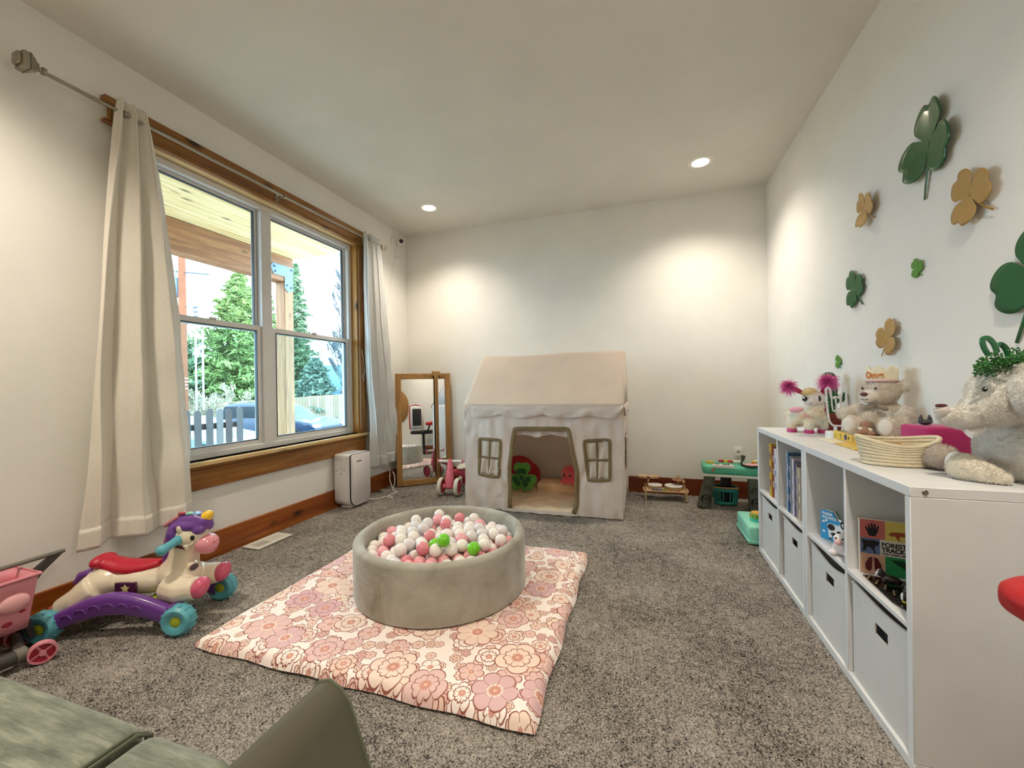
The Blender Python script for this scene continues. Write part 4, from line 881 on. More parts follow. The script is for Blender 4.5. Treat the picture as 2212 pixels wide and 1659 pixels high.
for nm, q in (('window', winL_), ('window', winR_)):
    wo = band(nm, q, .022, taupe); a, b_, c, d = [Vector(p) for p in q]
    tm, bm2 = a.lerp(b_, .5), d.lerp(c, .5); lm, rm = a.lerp(d, .5), b_.lerp(c, .5)
    for p_, q_ in ((tm, bm2+Vector((-.012 if q is winR_ else .0,0))), (lm, rm)):
        dd = (q_-p_).normalized(); nn = Vector((dd.y, -dd.x))*.0085; k = 12; vs = []
        for i in range(k+1):
            e = p_.lerp(q_, i/k)
            for s in (-1, 1): f = e+nn*s; vs.append((f.x, fy(f.x, f.y)-.003, f.y))
        solid(MB().add(vs, [(2*i,2*i+1,2*i+3,2*i+2) for i in range(k)]).build('muntin', taupe, wo), .0014)
    vs = []; 
    def netp(u, v): e = a.lerp(b_, u).lerp(d.lerp(c, u), v); return (e.x, fy(e.x, e.y)+.002+.006*math.sin(u*14+v*4)*(.3+v), e.y)
    solid(MB().grid(netp, 24, 12).build('net', netm, wo, angle=180), .0006)
# roof, back, sides
def sag(u, v): return .012*math.sin(PI*u)*math.sin(PI*v)
solid(MB().grid(lambda u, v: (TX0-.004+(TX1-TX0+.008)*u+(.028*v if u < .5 else 0)*(1-2*u if u < .5 else 0), TY0-.012+(TRY-TY0+.012)*v+sag(u,v)*.8, TE+(TRZ-TE)*v-sag(u,v)+.004*noise.noise(Vector((u*6,v*5,0)))*math.sin(PI*v)-.012*math.sin(PI*min(1,u*1.6))*v), 50, 26).build('roof_front', roofc, t, angle=180), .002)
solid(MB().grid(lambda u, v: (TX0-.004+(TX1-TX0+.008)*u+(.028*(1-v))*(1-2*u if u < .5 else 0), TRY+(TY1+.008-TRY)*v, TRZ+(TE-TRZ)*v-.012*math.sin(PI*min(1,u*1.6))*(1-v)), 30, 16).build('roof_back', roofc, t, angle=180), .002)
solid(MB().grid(lambda u, v: (TX0+(TX1-TX0)*u, TY1, .004+(TE-.004)*v), 20, 10).build('back_wall', canvas, t, angle=180), .002)
for s, X in ((0, TX0), (1, TX1)):
    def side(u, v):
        y = TY0+(TY1-TY0)*u; z = .004+(TE-.004)*v; return (X-(.018*(1-z/TE) if s else 0)+.006*math.sin(y*30)*(1-v), y, z)
    solid(MB().grid(side, 30, 24).build('side_wall', canvas, t, angle=180), .002)
    b = MB(); n = 12; vs = [(X, TY0, TE), (X, TY1, TE), (X+(.024 if not s else 0), TRY, TRZ)]; solid(b.add(vs, [(0,1,2)]).build('gable', canvas, t), .002)
# scalloped valances
def val(u, v):
    x = TX0+.0+(TX1-TX0)*u; dep = .070+.030*abs(math.sin(PI*(u*3.6+.1)))**.8; edge = min(1, min(u, 1-u)/.05)**.5
    z = TE+.002-dep*edge*v; return (x, TY0-.014-.012*math.sin(v*2.2)-.0025*math.sin(u*37+v*5)*v-.004*noise.noise(Vector((u*16, v*2, 2)))*v*2, z)
vo_ = solid(MB().grid(val, 160, 12).build('valance', canvas, t, angle=180), .002)
MB().tube([val(i/159, 1) for i in range(160)], .0022, 5).build('valance_piping', canvas, vo_)
def val2(u, v): y = TY0+(TY1-TY0)*u; return (TX1+.010+.006*math.sin(u*30)*v, y, TE-(.06+.03*abs(math.sin(PI*u*3)))*v*min(1, min(u,1-u)/.05)**.5)
solid(MB().grid(val2, 60, 6).build('side_valance', canvas, t, angle=180), .002)
MB().tube([(TX0-.002+(TX1-TX0+.004)*i/20, TY0-.013, TE+.001) for i in range(21)], .0035, 6).build('eave_piping', roofc, t)
for X in (TX0, TX1): MB().tube([(X-(.018*(1-z/TE) if X == TX1 else 0), TY0-.004+wr(X, z), z) for z in [TE*i/14+.005*(i==0) for i in range(15)]], .003, 6).build('corner_piping', canvas, t)
MB().grid(lambda u, v: (TX1-.002+.004, 3.42+.20*u, .33+.30*v), 2, 2).build('side_window', taupe, t)
MB().tube([(TX1+.006,3.40,.62),(TX1+.02,3.42,.60),(TX1+.012,3.44,.52),(TX1+.02,3.43,.46)], .008, 6).build('tie_ribbon', canvas, t)
# hanging inner flap and the padded floor
def flap(u, v): x = -1.02+.50*u; return (x, TY0+.03+.01*math.sin(u*25), .70-(.05+.045*(.5+.5*noise.noise(Vector((u*4+2,0,0)))*1.6))*v-.0)
solid(MB().grid(flap, 40, 6).build('inner_flap', canvas, t, angle=180), .0015)
quilt = cloth('quilt_floor', '#ead2b3', .0, 16, .5)
o = MB().grid(lambda u, v: (TX0+.03+(TX1-TX0-.06)*u, TY0+.016+(TY1-TY0-.04)*v, .026+.007*noise.noise(Vector((u*9, v*7, 0)))+.005*math.sin(u*37)*math.sin(v*23)-(.020*(1-min(1,v/.03)))), 90, 60).build('padded_floor', quilt, t, angle=180); solid(o, .015, -1)
MB().tube([(-1.12+.62*i/20, TY0-.014+.003*math.sin(i), .008+.003*math.sin(i*1.7)) for i in range(21)], .0055, 6).build('sill_hem', canvas, t)
home(t)
# things inside the tent
redv = mat('red_plush', '#a92528', .9, sheen=.4, bump=.2, bs=300); grn = mat('green_plush', '#5f9d3e', .9, sheen=.5, bump=.3, bs=250); dgrn = mat('dark_green_plush', '#1c5a2c', .9, sheen=.3)
t = thing('heart_cushion', 'big dark red cushion leaning inside the tent behind the clover plush', 'cushion', (-1.12, 3.86, .035))
b = MB(); b.ell((-.06,0,.16),(.17,.055,.15)); b.ell((.04,0,.13),(.12,.055,.12)); blob('cushion', b, redv, t, .01, 6)
t = thing('clover_plush', 'green clover shaped plush leaning inside the tent door', 'plush toy', (-1.075, 3.60, .04), .1)
b = MB(); M = rotm(-.25)
for a in (PI/2, PI/2+2.15, PI/2-2.15):
    for s in (-.36, .36): b.ell((.078*math.cos(a+s), 0, .125+.078*math.sin(a+s)), (.042,.030,.042), M)
    b.ell((.05*math.cos(a),0,.125+.05*math.sin(a)), (.05,.03,.05), M)
b.v = [tuple(M @ Vector(p)) for p in b.v] if False else b.v
b.tube([(0,0,.1),(.01,0,.05),(.02,0,.015)], [.02,.018,.016], 8); blob('body', b, grn, t, .006, 5)
b = MB()
for a in (PI/2, PI/2+2.15, PI/2-2.15):
    for s in (-.32, .32): b.ell((.052*math.cos(a+s), -.026, .125+.052*math.sin(a+s)), (.026,.008,.026))
b.ell((0,-.026,.125),(.02,.010,.02)); b.tube([(0,-.028,.12),(.012,-.028,.08),(.02,-.026,.05)], .006, 6); blob('dark_clover', b, dgrn, t, .004, 3); t.scale = (1.2,1.2,1.2)
foam = mat('tan_foam_block', '#efcba2', .85, var=.03, bump=.15)
t = thing('foam_block', 'low tan foam block on the tent floor under the octopus', 'block', (-.745, 3.81, .035)); MB().rbox((-.215,-.10,0),(.235,.10,.084),.008,3).build('block', foam, t)
MB().box((-.2,-.1008,.0385),(.2,-.1002,.0395)).build('seam', mat('foam_seam', '#b18a60', .9), t)
coral = mat('coral_plush', '#e8606a', .9, sheen=.5, bump=.3, bs=260); coral2 = mat('coral_light', '#f0a795', .9, sheen=.4); eyem = mat('eye_black', '#0b0b0d', .08, coat=.6); eyew = mat('eye_white', '#f4f4f2', .3)
t = thing('octopus_plush', 'coral pink octopus plush sitting on the tan foam block', 'plush toy', (-.655, 3.74, .118)); t.scale = (1.22,1.22,1.22)
b = MB(); b.ell((0,0,.075),(.066,.06,.068)); b.ell((0,0,.045),(.055,.05,.04)); 
for k in range(8): a = -PI/2+k*PI/4; b.ell((.052*math.cos(a), .046*math.sin(a), .018),(.026,.026,.017))
blob('body', b, coral, t, .005, 4)
for k in (-1,0,1,2,-2): a = -PI/2+k*PI/4; MB().ell((.064*math.cos(a), .060*math.sin(a), .012),(.022,.016,.008)).build('tentacle_underside', coral2, t)
for s in (-.022,.020):
    o = MB().ell((s-.012,-.056,.078),(.010,.005,.013)).build('eye', eyem, t); MB().ell((s-.014,-.0615,.083),(.0035,.002,.0035)).build('glint', eyew, o)
MB().tube([(-.02,-.0605,.062),(-.013,-.062,.058),(-.006,-.0605,.062)], .0014, 5).build('smile', eyem, t)
# ------------------------------------------------------------------ little three-seat... balance trike
pk_ = mat('pink_plastic', '#e3707f', .35, coat=.2); pkd = mat('deep_pink_plastic', '#c2364f', .35, coat=.2); crm = mat('cream_rubber', '#d8d3c2', .6); gripm = mat('pale_grip', '#d9d8d3', .6)
t = thing('balance_bike', 'pink toddler balance bike with cream wheels between mirror and tent', 'ride-on toy', (-1.772, 3.50, 0), .12)
def wheel(par, x, y, r, w, m1, m2, nm='wheel', ax='x'):
    M = Matrix.Translation((x, y, r)) @ (rotm(0, PI/2) if ax == 'x' else rotm(PI/2))
    o = MB().lathe([(r*.80,-w*.5),(r*.93,-w*.5),(r,-w*.3),(r,w*.3),(r*.93,w*.5),(r*.80,w*.5)], 36, M).build(nm, m1, par)
    MB().lathe([(0,-w*.36),(r*.2,-w*.40),(r*.25,-w*.2),(r*.76,-w*.2),(r*.83,-w*.45),(r*.83,w*.45),(r*.76,w*.2),(r*.25,w*.2),(r*.2,w*.40),(0,w*.36)], 36, M).build('hub', m2, o); return o
for x in (-.082, .082): wheel(t, x, 0, .083, .036, crm, pkd)
MB().tube([(-.06,0,.083),(.06,0,.083)], .023, 14).build('axle', pk_, t)
MB().tube([(0,-.0,.075),(0,.004,.10),(0,.02,.235),(0,.022,.24),(0,.034,.315),(0,.036,.338)], [.045,.047,.033,.0315,.025,.022], 20).build('steering_column', pk_, t)
MB().tube([(0,.0222,.236),(0,.023,.242)], .0335, 20).build('collar_seam', pkd, t)
for s in (-1,1):
    o = MB().tube([(s*.018,.035,.318),(s*.118,.035,.318)], .014, 14).build('grip', gripm, t)
    MB().lathe([(0,-.006),(.018,-.006),(.022,0),(.018,.006),(0,.006)], 16, Matrix.Translation((s*.122,.035,.318)) @ rotm(0,PI/2)).build('grip_end', pk_, o)
MB().tube([(0,.03,.215),(.02,.10,.20),(.06,.19,.175),(.09,.27,.14),(.10,.33,.09)], [.026,.03,.034,.034,.03], 14).build('frame', pkd, t)
b = MB(); b.ell((.065,.19,.232),(.052,.085,.022)); b.ell((.075,.24,.238),(.058,.05,.026)); blob('seat', b, crm, t, .005, 4)
for x in (.02,.185): wheel(t, x, .34, .075, .034, crm, pkd)
# ------------------------------------------------------------------ unicorn rocker
cr_ = mat('cream_gloss', '#e2d6bf', .25, coat=.4); pur = mat('purple_gloss', '#6a3a8f', .3, coat=.3); teal = mat('teal_plastic', '#5ba9b8', .4, coat=.1); redp = mat('red_saddle', '#b3122f', .38, var=.05, bump=.25, bs=500, bd=.0006); upk = mat('muzzle_pink', '#dd8f9c', .22, coat=.5); hpk = mat('hoof_pink', '#cf5878', .25, coat=.4); limeg = mat('lime_plastic', '#a8b52e', .4); yel = mat('yellow_horn', '#ecc22e', .3, coat=.3); dred = mat('maroon', '#52141c', .4)
t = thing('unicorn_rocker', 'purple maned ride-on unicorn rocker with red saddle under the curtain', 'ride-on toy', (-2.212, 1.247, 0), .385)
b = MB()
b.ell((.02,0,.185),(.21,.075,.062)); b.ell((-.13,0,.19),(.092,.090,.072)); b.ell((.17,0,.20),(.09,.078,.085)); b.tube([(.16,0,.20),(.19,0,.27),(.20,0,.33),(.22,0,.37)], [.075,.062,.056,.055], 16)
b.ell((.228,0,.372),(.074,.060,.062)); b.ell((.255,0,.350),(.052,.048,.045)); b.ell((.205,-.05,.42),(.014,.010,.018)); b.ell((.205,.05,.42),(.014,.010,.018))
for s in (-1, 1):
    b.tube([(-.14,s*.05,.18),(-.20,s*.075,.135),(-.262,s*.08,.105)], [.068,.054,.044], 12)
    b.tube([(.17,s*.05,.17),(.235,s*.075,.155),(.300,s*.078,.165)], [.068,.056,.047], 12)
blob('body', b, cr_, t, .006, 6)
for s in (-1, 1):
    o = MB().tube([(-.256,s*.08,.108),(-.288,s*.081,.094)], [.0335,.029], 18).build('rear_hoof', mat('hoof_rose', '#b9605c', .35), t); 
    b = MB(); b.ell((.312,s*.078,.166),(.032,.045,.047), rotm(0,.30)); b.build('front_hoof', hpk, t)
    MB().at((.0,s*.0775,.175)).rbox((-.046,-.0045,-.030),(.046,.0045,.030),.004,1).build('side_emblem', mat('plum', '#4a1d3d', .35), t)
    st = [( (.020 if k % 2 == 0 else .010)*math.cos(PI/2+k*PI/5), (.020 if k % 2 == 0 else .010)*math.sin(PI/2+k*PI/5)) for k in range(10)]
    MB().prism(st, .004, Matrix.Translation((0,s*.0815+(.002 if s < 0 else -.002),.178)) @ rotm(PI/2), 0, -.001).build('star', mat('star_yellow', '#d8cf8a', .4), t)
    MB().tube([(.205,s*.045,.372),(.198,s*.080,.366),(.188,s*.118,.356)], [.023,.018,.020], 14).build('handle', teal, t)
    MB().ell((.186,s*.124,.354),(.023,.020,.023)).build('handle_knob', teal, t)
    o = MB().ell((.262,s*.0500,.378),(.0105,.006,.012)).build('eye', eyem, t); MB().ell((.264,s*.053,.381),(.0025,.0015,.0025)).build('glint', eyew, o)
    MB().ell((.235,s*.052,.338),(.013,.006,.013)).build('bridle_button', cr_, t)
    MB().tube([(.185,s*.056,.365),(.20,s*.058,.345),(.235,s*.052,.333)], .006, 8).build('bridle_strap', dred, t)
    MB().tube([(.235,s*.052,.338),(.262,s*.053,.352),(.275,s*.036,.385)], .004, 6).build('bridle_strap', cr_, t)
b = MB(); b.ell((.292,0,.334),(.048,.054,.046)); b.ell((.300,0,.315),(.034,.044,.028)); o = blob('muzzle', b, upk, t, .005, 5)
for s in (-1,1): MB().ell((.332,s*.018,.345),(.004,.006,.005)).build('nostril', hpk, o)
MB().tube([(.322,-.03,.312),(.336,0,.308),(.322,.03,.312)], .0025, 6).build('mouth', hpk, o)
b = MB(); b.tube([(.115,0,.245),(.128,0,.31),(.145,0,.37),(.165,0,.415),(.205,0,.442),(.25,0,.444),(.285,0,.430),(.300,0,.405)], [.018,.026,.032,.036,.038,.040,.038,.026], 14)
for s in (-1,1): b.ell((.225,s*.032,.425),(.06,.022,.024)); b.ell((.275,s*.026,.408),(.030,.026,.024)); b.ell((.165,s*.03,.385),(.028,.022,.05))
blob('mane', b, pur, t, .005, 4)
MB().at((.155,0,.450), 0, -.6).rbox((-.045,-.026,-.008),(.035,.026,.010),.007,2).build('back_plate', mat('dusty_pink', '#c78590', .4), t)
for k, (x, c) in enumerate(((.195,'#a8344c'),(.226,'#7cc2a6'),(.258,'#7ea9d8'))): MB().ell((x,-.012,.481-.003*k),(.018,.014,.007)).build('music_button', mat(f'button_{k}x', c, .3, coat=.3), t)
MB().tube([(.278,0,.440),(.298,0,.463),(.310,0,.476),(.315,0,.482)], [.026,.024,.016,.005], 18).build('horn', yel, t)
b = MB(); b.tube([(-.178,0,.262),(-.160,0,.272),(-.125,0,.262),(-.08,0,.246),(-.02,0,.238),(.04,0,.242),(.095,0,.256)], [.030,.040,.048,.052,.054,.046,.024], 24, flat=.62); b.ell((-.158,0,.276),(.034,.062,.030)); blob('saddle', b, redp, t, .005, 7)
b = MB(); 
for k in range(4): b.tube([(-.185,(k-1.5)*.012,.235),(-.225,(k-1.5)*.022,.225-.012*k),(-.245,(k-1.5)*.03,.19-.01*k)], [.018,.017,.006], 8)
blob('tail', b, pur, t, .005, 2)
MB().tube([(.238,-.02,.245),(.252,-.028,.238)], [.024,.024], 16).build('badge', cr_, t); MB().tube([(.248,-.026,.240),(.2555,-.030,.2365)], .017, 16).build('badge_face', mat('badge_grey', '#5b5057', .3), t)
for s in (-1, 1):
    y = s*.132
    def rk(u, v):
        x = -.255+.51*u; zc = .066+.075*math.sin(PI*u)**1.1; h = .036+.010*math.sin(PI*u); a = 2*PI*v; return (x, y+.026*math.copysign(abs(math.cos(a))**.7, math.cos(a)), zc+h*math.copysign(abs(math.sin(a))**.7, math.sin(a)))
    MB().grid(lambda u, v: rk(v, u), 20, 34, wrap=True).build('rocker', pur, t, angle=60)
    for k in range(6): MB().tube([(-.17+.055*k+.02*math.cos(q)*1.1, y-s*0+(-.0275 if s < 0 else .0275), .062+.075*math.sin(PI*((-.17+.055*k)+.255)/.51)**1.1+.016*math.sin(q)) for q in [i*PI/5 for i in range(6)]], .003, 5).build('swirl', pur, t)
    for x in (-.268, .268):
        M = Matrix.Translation((x, y+s*.014, .064)) @ rotm(PI/2)
        o = MB().lathe([(.022,-.022),(.034,-.030),(.050,-.031),(.061,-.020),(.065,0),(.061,.020),(.050,.031),(.034,.030),(.022,.022)], 36, M).build('wheel', teal, t)
        MB().lathe([(0,-.026),(.012,-.026),(.022,-.022),(.025,-.020),(.025,.020),(.022,.022),(.012,.026),(0,.026)], 24, M).build('hub', limeg, o)
        for k in range(14): a = k*2*PI/14; MB().tube([(x+.064*math.cos(a), y+s*.014-.02, .064+.064*math.sin(a)),(x+.064*math.cos(a), y+s*.014+.02, .064+.064*math.sin(a))], .0025, 5).build('tread_rib', teal, o)
b = MB(); b.ell((.16,0,.105),(.10,.125,.032)); b.ell((-.15,0,.085),(.05,.125,.022)); blob('base_plate', b, limeg, t, .007, 5)
for s in (-1,1):
    b = MB(); b.rbox((.22,s*.132-.03,.085),(.262,s*.132+.03,.125),.01); b.build('rocker_end_cap', pur, t)
# ------------------------------------------------------------------ toy shopping cart
cpk = mat('cart_pink', '#dd8f9a', .35, coat=.15); cgrey = mat('cart_grey', '#6d6b62', .5); cdk = mat('cart_dark', '#3d3836', .5); crd = mat('cart_red', '#a5213a', .4)
t = thing('toy_shopping_cart', 'pink and grey toy shopping cart standing against the left wall', 'toy cart', (-2.36, .78, 0))
cx0, cx1, cy0, cy1 = -2.50, -2.33, .55, .965
def bk(u, v):     # walls of the tapering basket, open at the top
    a = u*4; k = int(a) % 4; f = a-int(a); z = .115+.205*v; g = .018*(1-v)
    P4 = [(cx0+g,cy0+g*3),(cx1-g,cy0+g*3),(cx1-g,cy1-g*1.4),(cx0+g,cy1-g*1.4)]; p = Vector(P4[k]).lerp(Vector(P4[(k+1) % 4]), f); return (p.x, p.y, z+.02*(cy1-p.y)*0)
solid(MB().grid(bk, 16, 6, wrap=True).build('basket', cpk, t), .004, 0)
MB().box((cx0+.02,cy0+.06,.115),(cx1-.02,cy1-.03,.12)).build('basket_floor', cpk, t)
MB().tube([(cx0-.006,cy0,.32),(cx1+.006,cy0,.32),(cx1+.006,cy1+.006,.32),(cx0-.006,cy1+.006,.32)], .0065, 6, closed=True).build('basket_rim', cpk, t)
MB().lathe([(.030,0),(.034,-.004),(.038,0),(.034,.004)], 24, Matrix.Translation((cx1-.004,.86,.268)) @ rotm(0,PI/2-.1) @ Matrix.Diagonal((.55,1.3,1,1))).build('cup_holder_rim', cpk, t)
b = MB(); b.ell((cx1-.004,.90,.232),(.016,.045,.036)); b.build('moulded_bulge', mat('cart_light_pink', '#f0b3b6', .3, coat=.2), t)
for y, z in ((.925,.190),(.885,.155),(.80,.165),(.82,.215)): MB().ell((cx1-.012,y,z),(.003,.015,.009)).build('cutout', crd, t)
MB().tube([(-2.45,.55,.342),(-2.452,.80,.3435),(-2.45,1.098,.347)], .009, 10).build('handle_bar', cgrey, t)
MB().prism([(1.05,.338),(1.095,.345),(1.03,.285),(1.0,.245),(.985,.25),(1.0,.30)], .02, yz(-2.462)).build('handle_bracket', cdk, t)
MB().tube([(-2.39,.97,.05),(-2.40,.96,.12)], .014, 8).build('leg', cdk, t); MB().tube([(-2.40,.60,.05),(-2.40,.62,.12)], .014, 8).build('leg', cdk, t)
MB().tube([(-2.27,.50,.048),(-2.275,.88,.048)], .026, 12).build('base_tube', cdk, t); MB().tube([(-2.275,.875,.048),(-2.275,.905,.048)], .028, 12).build('tube_end', cgrey, t)
MB().tube([(-2.45,.95,.05),(-2.28,.89,.05)], .018, 8).build('cross_tube', cdk, t)
for (x, y) in ((-2.235,.935), (-2.47,.965), (-2.235,.53)):
    M = Matrix.Translation((x, y, .040)) @ rotm(0, PI/2, -.35)
    o = MB().lathe([(.034,-.015),(.040,-.014),(.040,.014),(.034,.015),(.034,-.015)], 30, M).build('wheel', cpk, t)
    for k in range(4): MB().at().rbox((-.004,.004,-.006),(.004,.036,.006),.002,1,M @ rotm(0,0,k*PI/2+.5)).build('spoke', cpk, o)
    MB().lathe([(0,-.004),(.034,-.004),(.034,.004),(0,.004)], 24, M).build('wheel_web', crd, o); MB().lathe([(0,-.016),(.010,-.016),(.010,.016),(0,.016)], 14, M).build('hub', cpk, o)
home(t)
# ------------------------------------------------------------------ play couch in front
def couch_m():
    m = bpy.data.materials.new('sage_velour'); m.use_nodes = True; n = N(m); co = n.coord((1,1,1))
    a = n.noise(n.coord((3,14,3)), 2.4, 5, .65, .3); c = n.noise(n.coord((14,220,14)), 1, 2); f = n.m('ADD', n.m('MULTIPLY', a, .75), n.m('MULTIPLY', c, .25))
    n.l.new(n.ramp(f, [(.36, hexc('#5a5c50')), (.5, hexc('#75786a')), (.66, hexc('#949686'))]), n.bsdf.inputs['Base Color']); n.bsdf.inputs['Roughness'].default_value = .9; n.bsdf.inputs['Sheen Weight'].default_value = .35; n.bsdf.inputs['Sheen Roughness'].default_value = .4; n.bsdf.inputs['Sheen Tint'].default_value = (.8,.95,.85,1)
    n.bump(n.m('ADD', n.m('MULTIPLY', c, .25), n.noise(co, 5, 3)), .3, .012); MATS['sage_velour'] = m; return m
sage = couch_m(); piping = mat('sage_piping', '#5b5e4d', .9)
def cushion(name, lo, hi, par, r=.03):
    b = MB(); b.rbox(lo, hi, r, 4); o = b.build(name, sage, par, angle=60); o.modifiers.new('sub', 'SUBSURF').render_levels = 0; o.modifiers.clear(); return o
t = thing('play_couch', 'low sage green foam play couch in the front left corner', 'couch', (-1.6, .1, 0))
cushion('base_cushion', (-2.35,-.45,.005), (-1.075,.600,.145), t); cushion('base_cushion', (-1.055,-.45,.005), (-.80,.600,.145), t)
cushion('seat_cushion', (-2.36,-.45,.148), (-1.072,.612,.302), t, .022); cushion('seat_cushion', (-1.058,-.45,.148), (-.792,.618,.300), t, .04)
for X in (-1.0725, -1.0575): MB().tube([(X,-.42,.300),(X,.30,.301),(X,.585,.299),(X,.612,.28),(X,.612,.17)], .0042, 6).build('piping', piping, t)
home(t)
t = thing('wedge_pillow', 'darker sage green triangular bolster standing at the couch end', 'pillow', (-.54, .2, 0))
o_ = [(-.755,.004),(-.30,.004),(-.285,.018),(-.475,.520),(-.492,.540),(-.515,.550),(-.537,.543),(-.552,.523),(-.765,.022)]
yk = mat('sage_dark', '#514e3e', .9, sheen=.1, var=.12, vs=3, bump=.4, bs=420, bd=.0012)
o = MB().prism([(p[0], p[1]) for p in o_], .86, Matrix(((1,0,0,0),(0,0,-1,.572),(0,1,0,0),(0,0,0,1))), .014).build('bolster', yk, t, angle=50)
MB().tube([(p[0], .560, p[1]) for p in o_], .004, 6, closed=True).build('piping', piping, t)
home(t)
# ------------------------------------------------------------------ gaming chair beside the viewer
rch = mat('red_pu_leather', '#b30f16', .55, bump=.2, bs=600, bd=.0006); bch = mat('black_pu', '#17181a', .5); wch = mat('white_pu', '#e8e8ea', .45)
t = thing('gaming_chair', 'red white and black gaming chair beside the near shelf end, mostly out of frame', 'chair', (.83, .60, 0))
b = MB(); b.ell((.715,.985,.640),(.083,.085,.040)); b.rbox((.640,.86,.600),(.79,1.04,.668),.025,3); blob('arm_pad', b, rch, t, .005, 5)
MB().tube([(.735,.90,.60),(.76,.82,.50),(.78,.74,.44)], .016, 10).build('arm_post', bch, t)
b = MB(); b.rbox((.62,.42,.42),(1.02,.84,.50),.035,3); b.build('seat', bch, t)
b = MB(); b.rbox((.66,.36,.52),(.98,.43,1.02),.03,3); b.build('backrest', wch, t); MB().rbox((.70,.42,.60),(.94,.45,.96),.02,2).build('back_pad', bch, t); MB().tube([(.655,.395,.52),(.645,.395,.75),(.665,.395,1.02),(.82,.395,1.05),(.975,.395,1.02),(.99,.395,.75),(.98,.395,.52)], .012, 8).build('red_edge', rch, t)
MB().tube([(.82,.62,.07),(.82,.62,.42)], .028, 14).build('gas_lift', bch, t)
for k in range(5): a = k*2*PI/5+1.0; e = (.82+.18*math.cos(a), .62+.18*math.sin(a)); MB().tube([(.82,.62,.10),(e[0],e[1],.065)], [.024,.016], 8).build('base_leg', bch, t); MB().ell((e[0],e[1],.030),(.028,.020,.028)).build('caster', bch, t)
home(t)
t = thing('wooden_wall_disc', 'round wooden disc with dark rim hung on the right wall, seen in the mirror', 'wall decor', (XR, -.45, 1.05))
MB().lathe([(0,0),(.36,0),(.38,.012),(.36,.024),(0,.022)], 40, Matrix.Translation((XR-.001,-.45,1.05)) @ rotm(0,-PI/2)).build('disc', mw, t); home(t)
# ------------------------------------------------------------------ wooden drum toy
lw = wood('pale_toy_wood', '#c9a274', '#dcbb8d', '#ecd3ab', 0, .5, False, 3); skin = mat('drum_skin', '#ddd6d0', .7)
t = thing('drum_toy', 'small wooden drum and xylophone toy against the back baseboard', 'music toy', (.18, 3.86, 0), .03)
MB().rbox((-.165,-.06,.078),(.165,.075,.090),.004,2).build('board', lw, t)
for s in (-1,1):
    for y in (-.055,.07): MB().tube([(s*.170,y,.003),(s*.168,y*.95,.085),(s*.166,y*.9,.118)], [.0065,.006,.008], 10).build('leg', lw, t)
    MB().tube([(s*.172,-.055,.075),(s*.185,-.03,.09),(s*.185,.04,.09),(s*.172,.068,.08)], .006, 8).build('side_handle', lw, t)
for k, (x, y, r) in enumerate(((-.085,.02,.062),(.070,.018,.076))):
    o = MB().lathe([(0,.086),(r-.004,.086),(r-.002,.120),(0,.120)], 30, Matrix.Translation((x,y,0))).build('drum', lw, t); MB().lathe([(0,.1215),(r-.005,.1215),(r,.118),(r,.124),(r-.004,.126),(0,.124)], 30, Matrix.Translation((x,y,.002))).build('drum_head', skin, o)
for k, c in enumerate(('#26356f','#39489a','#4a5fae','#3f7d3a','#a8a03a','#c9702f','#c03b3a','#b32d45')):
    MB().rbox((-.117+.0295*k,-.054,.0915),(-.092+.0295*k,-.054+.036-.0018*k,.0975),.001,1).build('xylophone_key', mat(f'key_colour_{k}x', c, .45), t)
MB().tube([(-.145,.065,.09),(-.140,.065,.165)], .006, 8).build('post', lw, t); 
for s in (-1,1): MB().tube([(-.140+s*.012,.065,.182),(-.140+s*.085,.065,.187)], .018 if s < 0 else .0165, 16).build('shaker', lw, t); 
MB().tube([(-.190-.036,.065,.184),(-.190-.034,.065,.184)], .0185, 16).build('shaker_end', wood('darker_end', '#8a6236','#9b7040','#a97c48',0,.6,False), t)
MB().tube([(.115,.06,.09),(.112,.062,.165),(.112,.062,.195)], [.006,.005,.004], 8).build('cymbal_post', lw, t); cym = mat('copper_cymbal', '#a97b5c', .35, metal=.7)
MB().lathe([(0,.012),(.012,.010),(.045,.002),(.052,-.002),(.045,-.001),(.012,.007),(0,.009)], 24, Matrix.Translation((.112,.062,.172)) @ rotm(.08)).build('cymbal', cym, t); MB().ell((.112,.062,.205),(.012,.012,.009)).build('post_knob', lw, t)
MB().tube([(.150,-.02,.092),(.152,-.018,.165)], .0045, 8).build('mallet_stick', lw, t); MB().ell((.152,-.018,.170),(.011,.011,.010)).build('mallet_head', lw, t)
# ------------------------------------------------------------------ music table
mint = mat('mint_plastic', '#4fae8d', .4, coat=.1); slate = mat('slate_green_leg', '#4e5347', .55); wht = mat('white_toy', '#e6e2da', .4); blk_ = mat('black_toy', '#17181a', .4)
t = thing('music_table', 'mint toy music table with speaker legs in the back right corner', 'music toy', (.70, 3.74, 0), -.08)
b = MB(); b.rbox((-.235,-.105,.285),(.215,.16,.362),.028,3); b.build('table_body', mint, t)
b = MB(); b.rbox((-.228,-.098,.266),(.208,.153,.292),.012,2); b.build('underside_tray', wht, t)
MB().rbox((-.155,-.1115,.345),(.0,-.055,.366),.004,2).build('keyboard', wht, t)
for k in range(8): MB().box((-.150+.0185*k,-.112,.3665),(-.133+.0185*k,-.060,.3685)).build('white_key', wht, t)
for k in (0,1,3,4,5): MB().box((-.137+.0185*k,-.085,.369),(-.127+.0185*k,-.058,.375)).build('black_key', blk_, t)
MB().lathe([(0,.362),(.07,.362),(.075,.366),(.072,.372),(0,.373)], 36, Matrix.Translation((.125,-.04,0))).build('turntable', blk_, t)
MB().lathe([(0,.374),(.058,.374),(.060,.376),(0,.378)], 32, Matrix.Translation((.125,-.04,0))).build('record', mat('record_pink', '#d9a3a8', .4), t)
